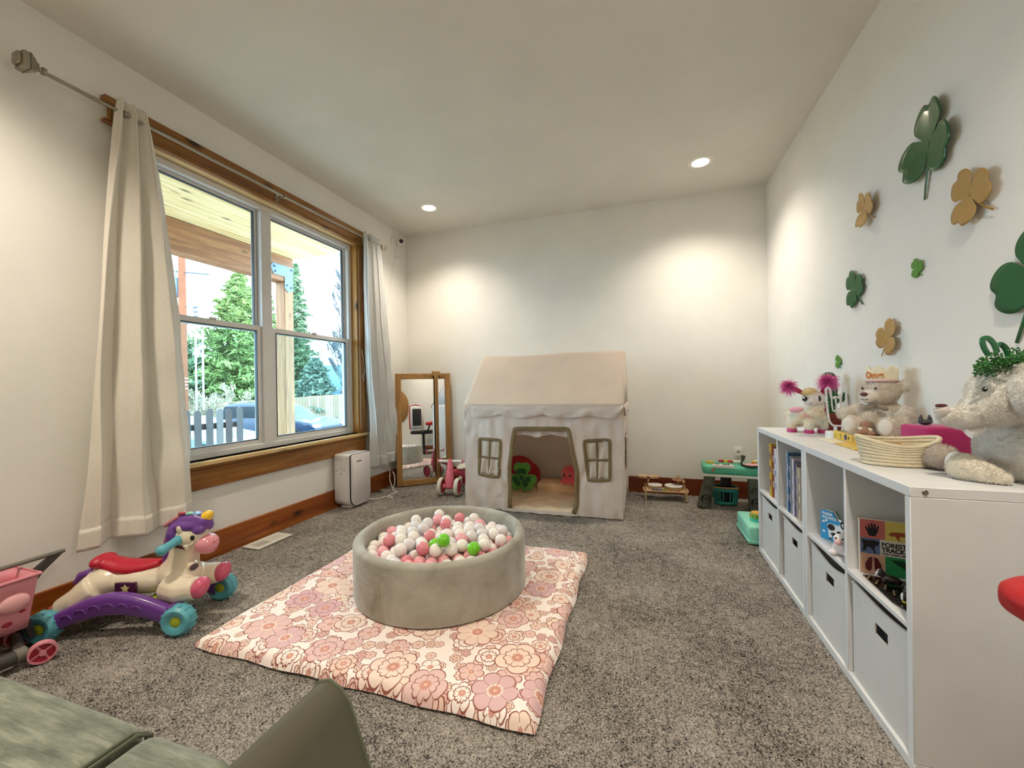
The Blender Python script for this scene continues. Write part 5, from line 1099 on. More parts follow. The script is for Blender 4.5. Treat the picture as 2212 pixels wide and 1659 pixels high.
for (x, y, r, c) in ((-.08,.08,.022,'#b22a35'),(-.045,.085,.022,'#d9c23a'),(-.012,.075,.022,'#c23b32'),(-.17,.0,.035,'#b9a53f'),(.14,-.005,.014,'#b92332')): MB().lathe([(0,.362),(r,.362),(r*.9,.378),(0,.380)], 18, Matrix.Translation((x,y,0))).build('pad', mat('pad_'+c[1:]+'x', c, .4), t)
MB().rbox((.005,.03,.362),(.075,.075,.385),.005,2).build('control_box', wht, t)
MB().tube([(.058,.0,.366),(.062,.0,.385),(.070,-.01,.40),(.076,-.012,.44)], [.006,.006,.011,.018], 12).build('microphone', slate, t)
MB().tube([(.15,.02,.372),(.165,.03,.392),(.195,.03,.395),(.23,.035,.41)], .006, 8).build('tone_arm', wht, t)
MB().ell((.155,.02,.385),(.017,.013,.012)).build('yellow_knob', mat('knob_yellow', '#d8b23a', .4), t)
MB().at((-.155,-.1065,.325)).lathe([(0,0),(.011,0),(.011,.002),(0,.002)], 16, rotm(PI/2)).build('emblem', mat('red_emblem', '#c4553f', .5), t)
for k in range(4): MB().rbox((-.215+.012*k,.02,.3615),(-.208+.012*k,.05,.370),.002,1).build('slider', wht, t)
def leg(x0, x1, yy):
    o = MB().tube([(x0,yy,.27),(x1,yy,.01)], [.040,.055], 20).build('leg', slate, t); d = Vector((x1-x0,0,-.26)); 
    for f, r in ((.38,.026),(.72,.038)):
        c = Vector((x0,yy,.27))+d*f; rr = (.040+.015*f)-.002; M = Matrix.Translation((c.x,c.y-rr,c.z)) @ rotm(PI/2)
        MB().lathe([(r,-.004),(r*.95,.005),(r*.82,.003),(r*.72,-.002),(r*.30,-.003),(r*.25,.003),(0,.004)], 26, M).build('speaker_ring', mat('leg_ring', '#1c1f19', .5), o)
    return o
leg(-.175,-.225,-.055); leg(.135,.155,-.055); MB().tube([(-.04,.11,.27),(-.05,.13,.01)], [.04,.05], 18).build('leg', blk_, t)
t = thing('toy_laundry_basket', 'small teal slatted basket under the toy music table', 'basket', (.66, 3.86, 0))
tl = mat('teal_basket', '#2a8a83', .45); zs = [.004,.05,.10,.150]
def bs(u, v): a = 2*PI*u; r = .85+.15*v; return ((.098 if True else 0)*r*math.copysign(abs(math.cos(a))**.6, math.cos(a)), .075*r*math.copysign(abs(math.sin(a))**.6, math.sin(a)), .004+.135*v)
solid(MB().grid(lambda u, v: bs(u, .0+.2*v), 40, 3, wrap=True).build('lower_wall', tl, t), .004); solid(MB().grid(lambda u, v: bs(u, .80+.2*v), 40, 3, wrap=True).build('upper_wall', tl, t), .004)
for k in range(24): a = (k+.5)/24; MB().tube([bs(a,.15), bs(a,.5), bs(a,.85)], .0055, 5).build('slat', tl, t)
MB().tube([bs(i/40, 1.03) for i in range(40)], .006, 6, closed=True).build('rim', tl, t)
MB().tube([Vector(bs(i/40, 1.05))*1.04 for i in range(24,37)], .0065, 6).build('handle', mat('tan_handle', '#c9925a', .5), t)
MB().box((-.08,-.055,.003),(.08,.055,.007)).build('bottom', tl, t)
# mint toddler step with a stacking toy
t = thing('mint_toy_step', 'pale mint plastic block half behind the far shelf end', 'toy block', (.74, 3.07, 0))
pm = mat('pale_mint', '#8fd6bd', .45)
b = MB(); b.rbox((.632,2.93,.004),(.90,3.27,.118),.016,3); b.build('block', pm, t); b = MB(); b.rbox((.628,2.926,.004),(.904,3.274,.03),.008,2); b.build('plinth', pm, t); home(t)
t = thing('round_toy_drum', 'small round green and orange toy standing on the mint block', 'toy', (.715, 3.06, .118))
MB().lathe([(0,.0),(.045,0),(.047,.018),(.045,.02),(0,.02)], 24).build('base', mat('turquoise', '#4fc0b0', .4), t); MB().lathe([(.0,.02),(.043,.02),(.043,.048),(0,.048)], 24).build('middle', mat('leaf_green_toy', '#5cab4a', .4), t); MB().lathe([(0,.048),(.040,.048),(.038,.056),(0,.058)], 24).build('top', mat('orange_top', '#d7a845', .4), t)
for k in range(12): a = k*PI/6; MB().at((.0435*math.cos(a),.0435*math.sin(a),.034),0,0,a).rbox((-.002,-.003,-.011),(.003,.003,.011),.001,1).build('rib', MATS['orange_top'], t)
# ------------------------------------------------------------------ on top of the shelves
TZ = .763
fleece = lambda name, col, v=.06: mat(name, col, .95, sheen=.5, var=v, vs=30, bump=.7, bs=140, bd=.004)
# pompom llama
lf = bpy.data.materials.new('pastel_fleece'); lf.use_nodes = True; n = N(lf); co = n.coord(); 
n.l.new(n.ramp(n.noise(co, 14, 3, .6), [(.30,hexc('#e9a9bb')),(.42,hexc('#efe3c2')),(.52,hexc('#f2ece2')),(.62,hexc('#dfe2c8')),(.72,hexc('#c9cde2'))]), n.bsdf.inputs['Base Color']); n.bsdf.inputs['Roughness'].default_value = .95; n.bump(n.noise(co, 120, 3), .8, .005); MATS['pastel_fleece'] = lf
t = thing('llama_toy', 'pastel fluffy llama toy with pink tinsel pompoms on the far shelf', 'plush toy', (.855, 2.585, TZ), -.28)
b = MB(); b.ell((-.045,.035,.085),(.062,.07,.052)); b.ell((.02,.01,.085),(.058,.055,.055)); b.tube([(.02,-.01,.10),(.03,-.02,.15),(.03,-.025,.17)], [.05,.042,.04], 14)
for x, y in ((-.075,-.0),(-.075,.07),(.0,-.035),(.06,.01)): b.tube([(x,y,.07),(x,y,.018)], [.026,.020], 10)
o = blob('body', b, lf, t, .006, 4); fur(o, 5000, .010, .0009, lf, .1, 2)
for x, y in ((-.075,-.0),(-.075,.07),(.0,-.035),(.06,.01)): MB().lathe([(0,0),(.023,0),(.024,.010),(.019,.018),(0,.018)], 16, Matrix.Translation((x,y,.001))).build('hoof', mat('magenta_hoof', '#c22f78', .45), t)
b = MB(); b.ell((.022,-.040,.185),(.052,.046,.044)); b.ell((.008,-.072,.170),(.024,.022,.020)); o = blob('head', b, mat('pale_fleece', '#e2d8d2', .9, sheen=.4, var=.05, bump=.4, bs=200), t, .005, 4)
b = MB(); b.ell((.005,-.05,.218),(.034,.03,.022)); o = blob('forelock', b, mat('yellow_fleece', '#ecd6a2', .95, sheen=.4), t, .005, 2); fur(o, 900, .012, .0009, None, .1, 3)
for x, s in ((.038,.016),(-.016,.012)):
    o = MB().ell((x-.002,-.079+(.004 if x > 0 else 0),.186),(s,.007,s*1.15)).build('eye', eyem, t); MB().ell((x-.006,-.0865,.192),(.0045,.002,.0045)).build('glint', eyew, o)
MB().tube([(.0,-.0925,.166),(.006,-.094,.160),(.012,-.0925,.166)], .0012, 5).build('mouth', eyem, t)
tin = mat('pink_tinsel', '#e86bb4', .3, metal=.15); tin2 = mat('magenta_ear', '#a81c50', .6)
for (a, c, r) in (((-.025,-.035,.215), (-.088,-.045,.252), .036), ((.058,-.03,.215), (.082,-.045,.275), .042)):
    MB().tube([a, tuple((Vector(a)+Vector(c))/2+Vector((0,0,.002))), c], [.010,.014,.010], 10).build('ear', tin2, t)
    o = MB().ell(c, r*.30).build('pompom', tin, t); fur(o, 1100, r*1.15, .0010, tin, 0, 5, spread=.3, name='tinsel')
MB().tube([(.062,-.03,.21),(.078,-.03,.17),(.070,-.03,.12)], .004, 6).build('ribbon', tin2, t)
MB().ell((-.052,.0,.12),(.035,.03,.018)).build('pink_saddle', mat('rosy_fleece', '#e3a3b6', .95, sheen=.4, bump=.6, bs=150), t)
# toy cactus
cac = bpy.data.materials.new('cactus_plush'); cac.use_nodes = True; n = N(cac); vo = n.node('TexVoronoi', {'Vector': n.coord(), 'Scale': 62, 'Randomness': .4}); n.l.new(n.ramp(vo.outputs['Distance'], [(.16,hexc('#d5e6c6')),(.24,hexc('#1f5c26'))]), n.bsdf.inputs['Base Color']); n.bsdf.inputs['Roughness'].default_value = .9; n.bsdf.inputs['Sheen Weight'].default_value = .3
t = thing('cactus_toy', 'green dancing cactus toy with googly eyes in a brown pot', 'toy', (.980, 2.66, TZ), -.15)
terr = mat('brown_pot', '#7c2a16', .5); MB().lathe([(0,0),(.042,0),(.046,.004),(.052,.080),(.060,.080),(.061,.100),(.055,.102),(.050,.090),(0,.088)], 28).build('pot', terr, t)
b = MB(); b.tube([(0,0,.085),(0,0,.14),(.004,0,.22),(.0,0,.285),(-.004,0,.312)], [.030,.032,.033,.034,.020], 18); b.ell((-.003,0,.295),(.034,.034,.034))
b.tube([(-.02,0,.165),(-.055,0,.160),(-.072,0,.185),(-.075,0,.205)], [.018,.02,.02,.016], 12); b.tube([(.02,0,.175),(.050,0,.178),(.062,0,.195),(.064,0,.215)], [.018,.02,.019,.015], 12); blob('cactus_body', b, cac, t, .005, 3)
for x in (-.016,.016): 
    o = MB().lathe([(0,.006),(.009,.005),(.0115,0),(0,0)], 18, Matrix.Translation((x-.008,-.033,.288)) @ rotm(PI/2)).build('eye', eyew, t); MB().ell((x-.009,-.0395,.287),(.0045,.002,.0045)).build('pupil', eyem, o)
# neon hand sign
nw = mat('neon_tube_white', '#e3e1e6', .3, coat=.3); 
t = thing('hand_sign_lamp', 'white hand-gesture tube lamp, unlit, on a round base beside the cactus', 'lamp', (.865, 2.345, TZ))
Dl = 1.98
def P3(u, v, dd=0): return PX(u, v, Dl+dd)
base = P3(1805, 934); bz = TZ
o = MB().lathe([(0,0),(.040,0),(.041,.004),(.041,.030),(.038,.033),(0,.033)], 32, Matrix.Translation((base.x, base.y, bz))).build('base', mat('lamp_base_white', '#e9e8e4', .35), t)
MB().cyl((base.x,base.y,bz+.03),(base.x,base.y,bz+.055),.007,10).build('stem', nw, t)
outl = [(1799,919),(1792,910),(1789,895),(1786,870),(1784,845),(1784,841),(1787,838),(1791,839),(1794,845),(1795,858),(1799,860),(1804,857),(1809,859),(1813,857),(1817,855),(1819,840),(1820,829),(1823,826),(1827,828),(1828,840),(1828,870),(1831,880),(1837,880),(1845,874),(1853,873),(1856,877),(1851,883),(1842,889),(1834,897),(1826,905),(1820,915),(1818,920),(1799,919)]
def smooth(pts, k=3):
    P_ = [Vector(p) for p in pts]; o = []
    for i in range(len(P_)-1):
        a, b_, c, d = P_[max(0,i-1)], P_[i], P_[i+1], P_[min(len(P_)-1,i+2)]
        for q in range(k): s = q/k; o.append(.5*((2*b_)+(c-a)*s+(2*a-5*b_+4*c-d)*s*s+(-a+3*b_-3*c+d)*s**3))
    return o+[P_[-1]]
MB().tube([P3(p.x, p.y) for p in smooth(outl)], .0045, 8).build('outline_tube', nw, t)
for ln in ([(1796,858),(1797,872),(1799,884),(1803,889),(1807,884),(1806,870),(1804,859)], [(1806,870),(1808,884),(1811,889),(1815,885),(1816,870),(1814,858)], [(1817,856),(1817,875),(1815,888)]):
    MB().tube([P3(p.x, p.y, -.002) for p in smooth(ln)], .0035, 8).build('inner_tube', nw, t)
home(t)
# board books
yb = mat('yellow_spine', '#e8c24e', .5, var=.04); pgm = mat('page_edges', '#e6dcc3', .7); ybk = mat('print_dark', '#5a4420', .6); nb = mat('navy_print', '#27376b', .5)
t = thing('open_board_book', 'thin cream board book lying open beneath the yellow book', 'book', (.86, 2.11, TZ))
MB().at((.885,2.13,TZ+.004),0,0,.02).rbox((-.085,.01,-.0035),(.12,.15,.0035),.0015,1).build('left_board', pgm, t); MB().at((.885,2.13,TZ+.004),0,0,-.02).rbox((-.078,-.17,-.0035),(.12,.005,.0045),.0015,1).build('right_board', mat('yellow_page', '#dcb95e', .6, var=.15, vs=20), t); home(t)
t = thing('yellow_book', 'thick book with a yellow printed spine under the crowned bear', 'book', (.95, 2.16, TZ+.0085), -.0)
MB().rbox((.868,2.030,TZ+.0095),(1.045,2.295,TZ+.043),.001,1).build('pages', pgm, t)
MB().rbox((.860,2.025,TZ+.008),(.867,2.300,TZ+.0455),.002,1).build('spine', yb, t)
for z in (TZ+.0085, TZ+.0435): MB().rbox((.866,2.025,z),(1.048,2.300,z+.0015),.0005,1).build('cover', mat('cover_tan', '#a98f58', .6, var=.1, vs=12), t)
Ms = lambda y, z: Matrix(((0,0,-1,.8598),(-1,0,0,y),(0,1,0,z),(0,0,0,1)))
MB().lathe([(0,0),(.013,0),(.013,.0006),(0,.0006)], 24, Ms(2.178,TZ+.027)).build('oval_print', nb, t)
for y, w_ in ((2.285,.004),(2.270,.004),(2.235,.02),(2.12,.018),(2.085,.004),(2.065,.004)):
    for k in range(3 if w_ > .01 else 2): MB().at((.8597,y-w_/2,TZ+.018+.008*k)).box((-.0004,-w_/2,-.0015),(.0004,w_/2,.0012)).build('spine_lettering', ybk, t)
MB().at((.8597,2.150,TZ+.026)).ell((0,0,0),(.0006,.005,.007)).build('bee_print', mat('black_print', '#1a1712', .6), t)
home(t)
# crowned bear
bf = fleece('bear_fleece', '#e0d5c7', .05); bl_ = fleece('bear_light', '#e2dace', .05); nosem = mat('brown_nose', '#5a2f2a', .35)
t = thing('teddy_bear', 'grey-beige teddy bear with a felt crown sitting on the yellow book', 'plush toy', (.968, 2.115, TZ+.046), -.95)
b = MB(); b.ell((0,.015,.072),(.066,.058,.078)); b.ell((0,.01,.05),(.072,.065,.055)); b.ell((.075,-.01,.085),(.030,.034,.050), rotm(0,.3)); b.ell((.085,-.03,.05),(.026,.030,.04)); b.ell((-.078,-.02,.10),(.048,.034,.030)); b.ell((-.115,-.045,.088),(.034,.030,.030)); b.ell((-.02,-.05,.075),(.026,.03,.03))
for s in (-1,1): b.tube([(s*.045,-.01,.038),(s*.062,-.07,.038)], [.042,.036], 12); b.ell((s*.066,-.082,.044),(.037,.026,.042))
o = blob('body', b, bf, t, .006, 4); fur(o, 14000, .009, .0008, bf, .25, 7)
for s in (-1,1): MB().ell((s*.067,-.104,.046),(.026,.010,.030)).build('foot_pad', bl_, t)
b = MB(); b.ell((0,-.005,.187),(.058,.056,.060)); b.ell((-.01,-.04,.170),(.042,.035,.034)); b.ell((.064,.012,.207),(.024,.014,.026)); b.ell((-.062,.012,.210),(.024,.014,.026)); o = blob('head', b, bf, t, .006, 4); fur(o, 9000, .008, .0008, bf, .15, 8, keep=lambda q: not (q[1] < -.060 and q[2] < .195))
b = MB(); b.ell((-.012,-.066,.165),(.032,.028,.024)); o = blob('muzzle', b, bl_, t, .004, 3)
MB().ell((-.014,-.093,.176),(.014,.008,.009)).build('nose', nosem, t); MB().tube([(-.028,-.088,.156),(-.014,-.094,.152),(.0,-.088,.156)], .0013, 5).build('mouth', mat('stitch', '#4a3f38', .8), t)
for s in (-1,1): MB().ell((-.010+s*.024,-.068,.200),(.005,.004,.005)).build('eye', eyem, t)
for s in (-1,1): MB().ell((.010+s*.024,-.060,.122),(.022,.008,.012), rotm(0,s*.4)).build('ribbon_bow', mat('taupe_ribbon', '#8d7a66', .6), t)
felt = mat('cream_felt', '#ece3c4', .95, sheen=.3); 
def crn(u, v): a = 2*PI*u; k = (a*7/(2*PI)) % 1; top = .048+.018*(1-abs(2*k-1))**.8; r = .048+.002*v; return (r*math.cos(a)+0, r*math.sin(a)+.0, .228+top*v)
solid(MB().grid(crn, 112, 6, wrap=True).build('crown', felt, t, angle=180), .003)
MB().tube([(.0515*math.cos(a),.0515*math.sin(a),.231) for a in [2*PI*i/40 for i in range(40)]], .0036, 6, closed=True).build('crown_braid', mat('pink_braid', '#d9aab4', .8), t)
orng = mat('orange_glitter', '#d8802e', .5)
cu = text('crown_lettering', 'One', .046, orng, Matrix.Identity(4), t, .0010, 'CENTER', .0012)
for v in cu.data.vertices:
    a = -PI/2-.12+v.co.x/.054; z = .243+v.co.y*.85; r = .0525+v.co.z; v.co = (r*math.cos(a), r*math.sin(a), z)
# little sloth held on the bear's lap
t = thing('small_brown_plush', 'small brown plush with a cream ribbon lying in the teddy bear lap', 'plush toy', (.895, 2.085, TZ+.046), -.5)
b = MB(); b.ell((0,0,.045),(.020,.016,.020)); b.ell((.0,-.012,.022),(.020,.020,.018)); b.ell((-.020,-.02,.014),(.014,.012,.010)); b.ell((.020,-.02,.014),(.014,.012,.010)); blob('body', b, fleece('brown_fleece', '#a77f68'), t, .003, 2)
MB().ell((-.012,-.018,.030),(.014,.006,.008), rotm(0,.4)).build('ribbon', mat('cream_satin', '#e9dcc0', .3), t); MB().ell((.012,-.020,.026),(.012,.006,.010), rotm(0,-.5)).build('ribbon', mat('cream_satin', '#e9dcc0'), t)
# rope basket
rope = mat('cotton_rope', '#dccfb2', .9, var=.06, vs=40, bump=.8, bs=180, bd=.004)
t = thing('rope_basket', 'oval cream cotton rope basket on the near shelf top', 'basket', (.800, 1.672, TZ), -.05)
def rp(i, a):
    z = .008+.0108*i; f = .86+.022*i; ex = .104*f; ey = .064*f; zz = z+(.010*i/7)*(math.cos(a)**2)-(.016*(i/7)**2)*(1 if math.sin(a) < 0 else .3)*math.sin(a)**2; return (ex*math.cos(a), ey*math.sin(a), zz)
solid(MB().lathe([(0,.004),(.98,.004)], 48, Matrix.Diagonal((.089,.054,1,1))).build('bottom', rope, t), .006)
for i in range(8): MB().tube([rp(i, 2*PI*k/64) for k in range(64)], .0066, 8, closed=True).build('rope_coil', rope, t)
MB().at((.0,.005,.066),.5,0,.4).rbox((-.022,-.010,-.002),(.022,.010,.002),.002,1).build('wooden_tag', mat('leather_tag', '#a98758', .6), t)
MB().tube([(-.02,-.0,.010),(.0,.01,.030),(.02,-.0,.012)], .012, 8).build('content', mat('pale_pink_content', '#dfc2b8', .8), t)
# pink fabric cube
pkf = mat('magenta_fabric', '#ad2463', .9, sheen=.3, bump=.4, bs=600, bd=.0008, var=.03); 
A, B_, C_ = W(1960,918,2,TZ+.118), W(2003.5,928,2,TZ+.118), W(2104,927,2,TZ+.118)
t = thing('audio_cube', 'magenta fabric audio cube with rounded edges behind the rope basket', 'speaker', (.905, 1.712, TZ))
dx = (C_-B_).normalized(); s_ = .128; ang = .14; B_ = Vector((.905,1.712,0))
M = Matrix.Translation((B_.x, B_.y, TZ)) @ rotm(0,0,ang)
b = MB(); b.rbox((0,0,.002),(s_,s_,s_-.006),.012,4,M); b.build('fabric_body', pkf, t); MB().rbox((.006,.006,s_-.008),(s_-.006,s_-.006,s_-.002),.003,2,M).build('top_plate', mat('pale_rose_plate', '#e9c7c9', .5), t)
for k in range(4): MB().box((-.0006,.035,.03+.007*k),(.0006,.075+.008*(k%2),.0325+.007*k)).build('printed_line', mat('print_pink', '#8d2055', .8), t); t.children[-1].data.transform(M)
home(t)
t = thing('cat_figurine', 'dark grey figurine with two pointed ears on the audio cube', 'figurine', tuple(M @ Vector((.028,.05,s_-.002))), ang)
b = MB(); b.ell((0,0,.008),(.018,.014,.010)); b.build('head', mat('dark_grey_figure', '#35363c', .5), t)
for s in (-1,1): MB().tube([(s*.0125,0,.006),(s*.0135,0,.022),(s*.012,0,.034)], [.0085,.006,.0015], 12).build('ear', MATS['dark_grey_figure'], t)
# elephant
ef = fleece('elephant_fleece', '#e4e1da', .03); el = fleece('elephant_sole', '#d8d4c8', .03); ew = mat('tusk_white', '#e6e3df', .7, sheen=.3)
t = thing('elephant_plush', 'big grey plush elephant wearing a clover headband, cut by the frame', 'plush toy', (.97, 1.42, TZ))
b = MB()
def E_(u, v, D, r, **k): p = PX(u, v, D); b.ell(tuple(p), r)
E_(2225,965,1.12,(.105,.11,.105)); E_(2240,920,1.12,(.09,.09,.08)); E_(2190,855,1.10,(.078,.085,.080)); E_(2160,850,1.10,(.065,.07,.070)); E_(2145,885,1.09,(.045,.05,.048)); E_(2230,1000,1.12,(.10,.10,.06))
b.tube([PX(2165,850,1.09), PX(2135,875,1.09), PX(2105,893,1.10), PX(2075,903,1.11), PX(2052,900,1.12), PX(2038,890,1.12)], [.062,.050,.041,.032,.025,.022], 18)
o = blob('body', b, ef, t, .006, 6); fur(o, 60000, .0062, .0006, ef, .2, 11, spread=.4)
b = MB(); p = PX(2034,886,1.12); b.ell(tuple(p),(.017,.018,.020)); o = blob('trunk_tip', b, fleece('rosy_tip', '#d9cfc8'), t, .004, 2); MB().ell(tuple(PX(2033,876,1.115)),(.013,.010,.005)).build('nostril', mat('maroon_nostril', '#4a1020', .6), t)
MB().tube([PX(2090,935,1.10), PX(2118,925,1.09), PX(2134,903,1.08)], [.016,.012,.003], 12).build('tusk', ew, t)
o = MB().ell(tuple(PX(2127,841,1.035)),(.0055,.0055,.0065)).build('eye', eyem, t); MB().ell(tuple(PX(2129,839,1.028)),(.0016,.0016,.0016)).build('glint', eyew, o)
b = MB(); b.ell(tuple(PX(2212,850,1.02)), (.022,.05,.05)); b.ell(tuple(PX(2235,820,1.02)), (.03,.05,.05)); o = blob('ear', b, ef, t, .005, 4); fur(o, 7000, .006, .0006, ef, .2, 12, spread=.4)
b = MB(); b.tube([PX(2068,1003,1.16)+Vector((0,0,.0)), PX(2092,1012,1.13), PX(2140,1026,1.09), PX(2185,1038,1.06)], [.036,.037,.026,.012], 20); bb_ = b
mz = min(v[2] for v in b.v); b.v = [(v[0], v[1], max(v[2], TZ+.003)) for v in b.v]; o = blob('near_foot', b, fleece('foot_fleece', '#e6dfd0'), t, .005, 5); fur(o, 6000, .006, .0007, None, .2, 13)
b = MB(); p = PX(2066,1002,1.165); b.ell(tuple(p), (.020,.034,.036)); b.v = [(v[0], v[1], max(v[2], TZ+.002)) for v in b.v]; o = blob('sole', b, fleece('sole_white', '#ebe8e2'), t, .004, 4)
b = MB(); p = PX(2030,985,1.26); b.ell(tuple(p), (.045,.05,.038)); b.v = [(v[0], v[1], max(v[2], TZ+.002)) for v in b.v]; o = blob('far_foot', b, fleece('foot_taupe', '#b3a598'), t, .005, 4); fur(o, 3000, .006, .0007, None, .2, 14)
home(t)
# clover headband on the elephant
hg = mat('foil_green', '#126336', .35, coat=.3); hg2 = mat('garland_green', '#2c6b2a', .5)
t = thing('clover_headband', 'green clover garland headband with two open loops on the elephant head', 'headband', PX(2165,790,1.09))
for lp in ([(2136,768),(2126,752),(2122,735),(2129,730),(2138,733),(2148,745),(2154,762)], [(2150,765),(2152,752),(2158,744),(2166,746),(2174,756),(2179,770)]): MB().tube([PX(p.x,p.y,1.07) for p in smooth(lp)], .0045, 6, flat=1.6).build('loop', hg, t)
MB().tube([PX(u_, v_, 1.075) for u_, v_ in ((2118,800),(2140,790),(2165,783),(2195,776),(2225,772))], .005, 8).build('band', hg2, t)
rgl = random.Random(4); b = MB()
for k in range(230):
    u_ = rgl.uniform(2108,2235); q = (u_-2108)/127; v_ = 800-22*q+rgl.gauss(0,9)-10*math.sin(q*3); p = PX(u_, v_, 1.07+rgl.uniform(-.035,.035)); Mx = Matrix.Translation(p) @ rotm(rgl.uniform(0,6),rgl.uniform(0,6),rgl.uniform(0,6))
    for j in range(3): a = j*2.1; c, s = math.cos(a), math.sin(a); b.add([(0,0,0),(.007*c-.003*s,.007*s+.003*c,0),(.010*c,.010*s,.001),(.007*c+.003*s,.007*s-.003*c,0)], [(0,1,2,3)], Mx)
o = solid(b.build('garland_leaves', hg2, t, fix=False), .0006); o['kind'] = 'stuff'
home(t)
t = thing('soft_grey_toy', 'small grey-green soft toy lying behind the audio cube below the trunk', 'plush toy', PX(2040,960,1.44))
b = MB(); b.ell(tuple(PX(2038,921,1.44)), (.045,.03,.014)); b.ell(tuple(PX(2050,935,1.44)), (.03,.025,.04)); b.ell(tuple(PX(2050,965,1.44)), (.03,.025,.04)); blob('body', b, fleece('grey_green', '#a3a595'), t, .005, 3); home(t)
# ------------------------------------------------------------------ inside the cubes
def book(x0, y0, th, h, d, col, z=.3905, lean=0, label='', cat='book', group=None, stripe=None):
    t = thing('picture_book', label, cat, (x0, y0, z), 0, group)
    m = mat('spine_'+col[1:]+'x', col, .5, var=.05, vs=30)
    MB().at((0,0,0),lean).rbox((0,0,0),(.004,th,h),.001,1).build('spine', m, t)
    MB().at((0,0,0),lean).rbox((.003,.0008,.001),(d-.002,th-.0008,h-.001),.0005,1).build('pages', pgm, t)
    for yy in (0, th-.0009): MB().at((0,0,0),lean).box((.003,yy,0),(d,yy+.0009,h)).build('cover', m, t)
    if stripe: 
        for q in range(3): MB().at((0,0,0),lean).box((-.0004,th*.25,h*(.2+.25*q)),(.0004,th*.75,h*(.32+.25*q))).build('spine_print', mat('spine_'+stripe[1:]+'x', stripe, .5), t)
    return t
y = 2.500
specs = [('#c9a43a',.040,.300,'#6a3a8a','yellow spined picture book leaning in the farthest upper cube'), ('#8f2b30',.030,.288,'#e0d9cc','dark red spined picture book beside the yellow one'), ('#d9d6dc',.040,.280,'#8d95b8','pale white spined picture book nearest the divider in the farthest cube')]
y = 2.668
for c, th, h, st, lb in specs: y -= th; book(.692 if c != '#c9a43a' else .686, y, th-.0004, h, .22, c, label=lb, group='books in the farthest cube', stripe=st)
y = 2.372; cols = [('#b7c7d6','pale blue'),('#3d6f9e','mid blue'),('#2a5580','deep blue'),('#1e2b33','black'),('#8a93a0','slate grey'),('#c9bdca','lilac grey'),('#e0d3dc','pale pink'),('#a9a0b8','mauve'),('#2b3a68','navy'),('#d5d9e2','pale grey'),('#7d6f7d','plum grey'),('#b9a48c','tan'),('#e3dccb','cream')]
names = ['topmost','next','third']; k = 0
for c, nm in cols:
    th = R_.choice((.008,.010,.012,.014)); y -= th; h = .305-.0045*k-R_.uniform(0,.01)
    if y < 2.118: break
    book(.684+.0006*k+R_.uniform(0,.004), y, th-.0004, h, .23, c, label=f'{nm} spined thin picture book in the second upper cube', group='thin picture books in the second cube', stripe='#f0eee8' if k % 2 else '#55607a'); k += 1
# farm sounds board book (shaped), facing the room at an angle
fb = mat('farm_blue', '#2f9ad2', .4); fwh = mat('farm_white', '#eeeef0', .4); fbk = mat('farm_black', '#141214', .4); fpk = mat('farm_pink', '#e5b2b4', .45); fgr = mat('farm_green', '#2f7d4a', .45)
FM = Matrix.Translation((.700,2.008,.3905)) @ rotm(0,0,-1.0) @ Matrix(((1,0,0,0),(0,0,-1,0),(0,1,0,0),(0,0,0,1))) @ Matrix.Diagonal((.82,.80,.82,1))
# local: X along cover width, Y up, Z towards the viewer
t = thing('farm_sounds_book', 'blue cow-shaped farm sounds board book in the third upper cube', 'book', (.700,2.008,.3905))
cov = [(0,0),(.165,0),(.172,.03),(.172,.115),(.165,.127),(.150,.130),(.140,.118),(.120,.118),(.105,.108),(.085,.108),(.075,.128),(.060,.148),(.020,.150),(.004,.146),(0,.13)]
for k, z in enumerate((-.030,-.022,-.014)): MB().prism(cov, .007, FM @ Matrix.Translation((0,0,z)), .001).build('page_board', [fgr, fwh, fwh][k], t)
MB().prism(cov, .006, FM @ Matrix.Translation((0,0,-.006)), .0012).build('cover', fb, t)
def pic(nm, pts, m, z=.0002, h=.0006, M=None, par=None): return MB().prism(pts, h, (M or FM) @ Matrix.Translation((0,0,z))).build(nm, m, par or t)
def ov(cx, cy, rx, ry, n=20, a=0): return [(cx+rx*math.cos(q)*math.cos(a)-ry*math.sin(q)*math.sin(a), cy+rx*math.cos(q)*math.sin(a)+ry*math.sin(q)*math.cos(a)) for q in [2*PI*i/n for i in range(n)]]
FT = lambda x, y, z=.0006, M=FM: M @ Matrix.Translation((x,y,z))
text('cover_lettering', 'FARM', .020, fwh, FT(.010,.126), t, .0003, 'LEFT', .0006); text('cover_lettering', 'SOUNDS', .018, fwh, FT(.010,.108), t, .0003, 'LEFT', .0006)
pic('cow_body', [(.035,.080),(.045,.088),(.100,.088),(.115,.075),(.112,.05),(.1,.03),(.098,.008),(.086,.008),(.084,.035),(.058,.035),(.056,.008),(.044,.008),(.040,.04)], fwh)
pic('cow_patch', ov(.055,.070,.018,.016), fbk, .0009); pic('cow_patch', ov(.092,.050,.010,.012), fbk, .0009); pic('cow_hoof', [(.044,.008),(.056,.008),(.056,.016),(.044,.016)], fbk, .0009); pic('cow_hoof', [(.086,.008),(.098,.008),(.098,.016),(.086,.016)], fbk, .0009)
pic('cow_head', ov(.125,.085,.032,.030), fwh, .001); pic('cow_eye_patch', ov(.112,.096,.013,.018), fbk, .0017); pic('cow_muzzle', ov(.134,.062,.026,.018,20,-.3), fpk, .0018)
for x in (.114,.140): pic('cow_eye', ov(x,.096,.0085,.0085), fwh, .0024); pic('cow_pupil', ov(x+.002,.095,.0045,.0045), fbk, .0031)
for x in (.098,.150): pic('cow_ear', ov(x,.117,.008,.006), fwh, .0012)
for (x, y_) in ((.018,.040),(.016,.090),(.030,.098)): pic('cloud_dot', ov(x,y_,.007,.006), fwh, .0004)
home(t)
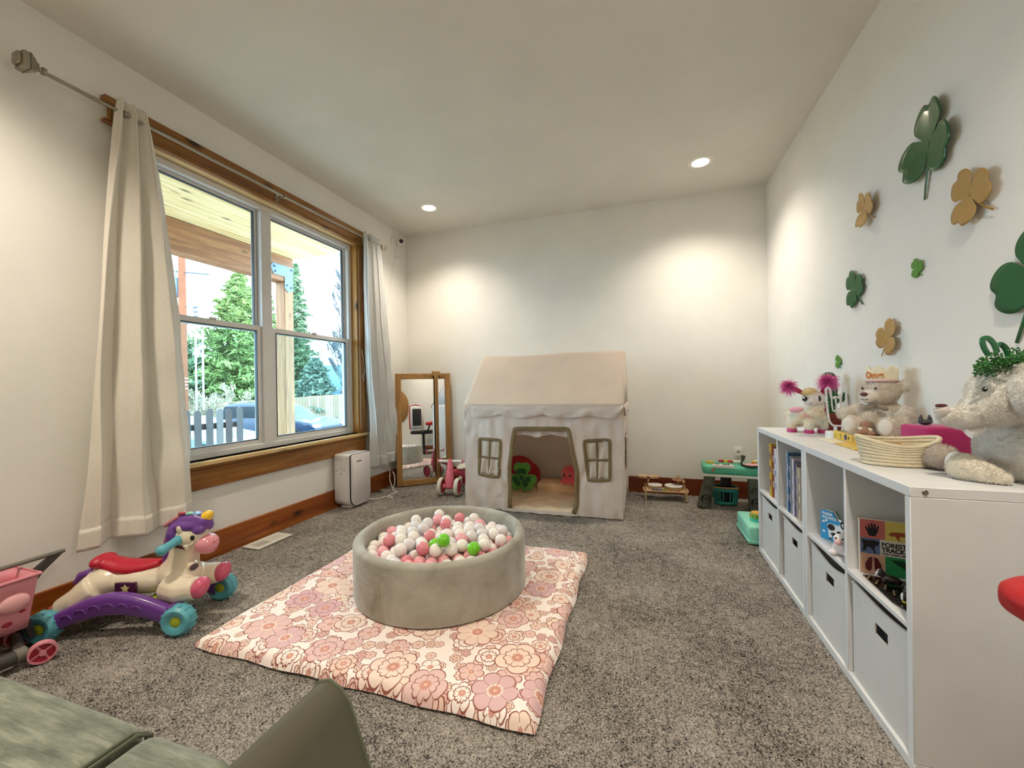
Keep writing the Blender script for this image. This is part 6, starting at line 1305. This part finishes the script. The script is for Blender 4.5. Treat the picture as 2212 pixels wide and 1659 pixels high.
t = thing('cow_plush', 'small white and black cow plush in front of the blue farm book', 'plush toy', (.705,1.815,.3905), -.6)
b = MB(); b.ell((0,0,.028),(.036,.026,.026)); b.ell((-.005,-.012,.062),(.024,.022,.022)); b.ell((-.028,-.02,.010),(.014,.014,.011)); b.ell((.02,-.024,.010),(.014,.014,.011)); blob('body', b, fleece('cow_white', '#e8e0e2'), t, .004, 3)
MB().ell((.022,-.008,.040),(.018,.020,.016)).build('black_patch', fbk, t); MB().ell((-.008,-.033,.056),(.013,.008,.009)).build('muzzle', fpk, t)
for s in (-1,1): MB().ell((-.006+s*.010,-.031,.070),(.003,.003,.0035)).build('eye', eyem, t); MB().ell((-.005+s*.024,-.008,.075),(.008,.004,.006)).build('ear', fbk, t)
# forest tracks book
GM = Matrix.Translation((.700,1.680,.3905)) @ rotm(0,0,-.20) @ Matrix(((1,0,0,0),(0,0,-1,0),(0,1,0,0),(0,0,0,1))) @ Matrix.Diagonal((.82,.80,.82,1))
t = thing('forest_tracks_book', 'forest tracks board book standing open in the nearest upper cube', 'book', (.700,1.680,.3905))
BW, BH = .215, .228
MB().rbox((.0,.001,-.016),(BW-.002,BH-.001,-.002),.001,1,GM).build('pages', pgm, t); MB().rbox((-.003,0,-.002),(BW,BH,0),.0006,1,GM).build('cover', mat('forest_cream', '#d9c6b4', .5), t); MB().rbox((-.003,0,-.018),(.0,BH,-.0022),.0006,1,GM).build('spine', mat('forest_spine', '#e3ded4', .5), t); MB().rbox((0,0,-.018),(BW,BH,-.0165),.0006,1,GM).build('back_cover', MATS['forest_cream'], t)
def tile(x0, x1, y0, y1, c, nm='cover_tile'): return MB().box((x0,y0,.0001),(x1,y1,.0005)).add([],[]).build(nm, mat('tile_'+c[1:]+'x', c, .5), t).data.transform(GM)
c1, c2 = .078, .062
tile(0,c1,.150,BH,'#c96a63'); tile(c1,BW,.148,BH,'#d8c25f'); tile(0,c2,.085,.150,'#5c6f9c'); tile(c2,BW,.082,.148,'#e3ddd4'); tile(0,c1,0,.085,'#d3a48a'); tile(c1,BW,0,.082,'#2c8a52')
G = lambda nm, pts, m, z=.0006: pic(nm, pts, m, z, .0004, GM)
inkb = mat('ink_black', '#171315', .5); rust = mat('ink_rust', '#9a4320', .5); mar = mat('ink_maroon', '#5b1c1e', .5)
G('paw_print', [(.028,.160),(.048,.160),(.055,.178),(.060,.205),(.055,.206),(.051,.190),(.049,.212),(.044,.213),(.043,.192),(.039,.216),(.034,.215),(.034,.192),(.028,.210),(.024,.207),(.027,.188),(.018,.200),(.015,.196),(.022,.178)], inkb)
G('fox', [(.088,.176),(.100,.186),(.125,.188),(.150,.188),(.160,.200),(.163,.190),(.172,.200),(.172,.190),(.182,.186),(.178,.180),(.165,.176),(.160,.165),(.162,.152),(.156,.152),(.154,.168),(.125,.172),(.120,.160),(.126,.152),(.119,.152),(.112,.164),(.110,.170),(.098,.168)], rust)
G('wolf', [(.002,.142),(.020,.140),(.045,.143),(.060,.138),(.058,.125),(.046,.118),(.044,.100),(.050,.090),(.043,.090),(.036,.108),(.022,.115),(.018,.100),(.010,.092),(.006,.098),(.010,.120)], inkb)
for s in (-1,1): G('hoof_print', [(.040+s*.002,.072),(.040+s*.014,.068),(.040+s*.026,.040),(.040+s*.024,.018),(.040+s*.012,.010),(.040+s*.005,.020)], mar)
G('bird', [(.095,.070),(.130,.072),(.150,.060),(.165,.030),(.150,.020),(.135,.040),(.115,.052)], mat('ink_dark_green', '#123524', .5)); G('leaf', ov(.178,.030,.018,.012,16,.6), inkb)
for s_, tx, yy in ((.025,'FOREST',.121),(.025,'TRACKS',.100),(.0095,'WHAT ANIMAL AM I?',.0885)): text('title_lettering', tx, s_, inkb, FT(.067,yy,.0009,GM), t, .0003, 'LEFT', .0009 if s_ > .02 else .0003, .88)
home(t)
t = thing('animal_toy_tray', 'black tray of dark plastic animals lying before the forest book', 'toy', (.745,1.55,.3905))
trm = mat('black_tray', '#120d0a', .25, coat=.4); 
b = MB(); pts = [(.694,1.652),(.688,1.47),(.71,1.40),(.80,1.385),(.86,1.50),(.86,1.61),(.75,1.64)]; b.prism(pts, .004, Matrix.Translation((0,0,.3905))); b.build('tray', trm, t)
for k in range(7): MB().at((.702+.006*k,1.63-.034*k,.397),0,0,.9+.1*k).rbox((-.018,-.003,-.002),(.018,.003,.002),.0015,1).build('stripe', mat('tray_tan', '#8a6e52', .4), t)
home(t)
def critter(x, y, z, s, rz, body, label, nm, extras=()):
    t = thing(nm, label, 'toy', (x,y,z), rz); b = MB(); b.ell((0,0,s*.45),(s*.62,s*.32,s*.34)); b.ell((s*.6,0,s*.75),(s*.30,s*.25,s*.27)); b.tube([(s*.4,0,s*.5),(s*.6,0,s*.75)], s*.2, 10)
    for a, c in ((-.4,-.2),(-.4,.2),(.4,-.2),(.4,.2)): b.tube([(s*a,s*c,s*.4),(s*a,s*c,s*.06)], s*.1, 8)
    b.tube([(-s*.55,0,s*.5),(-s*.9,0,s*.35)], [s*.1,s*.05], 8); blob('body', b, body, t, s*.07, 2)
    for q in (-1,1): MB().tube([(s*.58,s*.16*q,s*.92),(s*.58,s*.18*q,s*1.1)], [s*.09,s*.03], 8).build('ear', body, t)
    return t
dkb = mat('dark_animal', '#1c1512', .3, coat=.4)
critter(.740,1.585,.395,.040,2.6,dkb,'dark plastic animal with white facial stripes on the black tray','plastic_badger')
t = bpy.data.objects['plastic_badger']
for q in (-1,1): MB().tube([(.030,.010*q,.038),(.034,.012*q,.030),(.036,.006*q,.022)], .0032, 6).build('white_stripe', fwh, t)
critter(.775,1.53,.395,.062,.3,dkb,'larger dark brown plastic animal leaning on the forest book','plastic_bear')
critter(.752,1.455,.395,.050,2.2,mat('dark_grey_animal', '#2b2e33', .25, coat=.5),'dark grey plastic animal nearest the side panel on the black tray','plastic_wolf')
t = thing('plastic_bird', 'small dark plastic bird with white and yellow marks on the tray edge', 'toy', (.722,1.475,.395)); b = MB(); b.ell((0,0,.016),(.012,.010,.016)); b.ell((0,-.003,.034),(.008,.008,.008)); blob('body', b, dkb, t, .002, 2); MB().ell((-.008,0,.016),(.004,.006,.012)).build('white_belly', fwh, t); MB().ell((-.002,-.006,.003),(.010,.008,.003)).build('yellow_feet', mat('feet_yellow', '#c9b53f', .4), t)
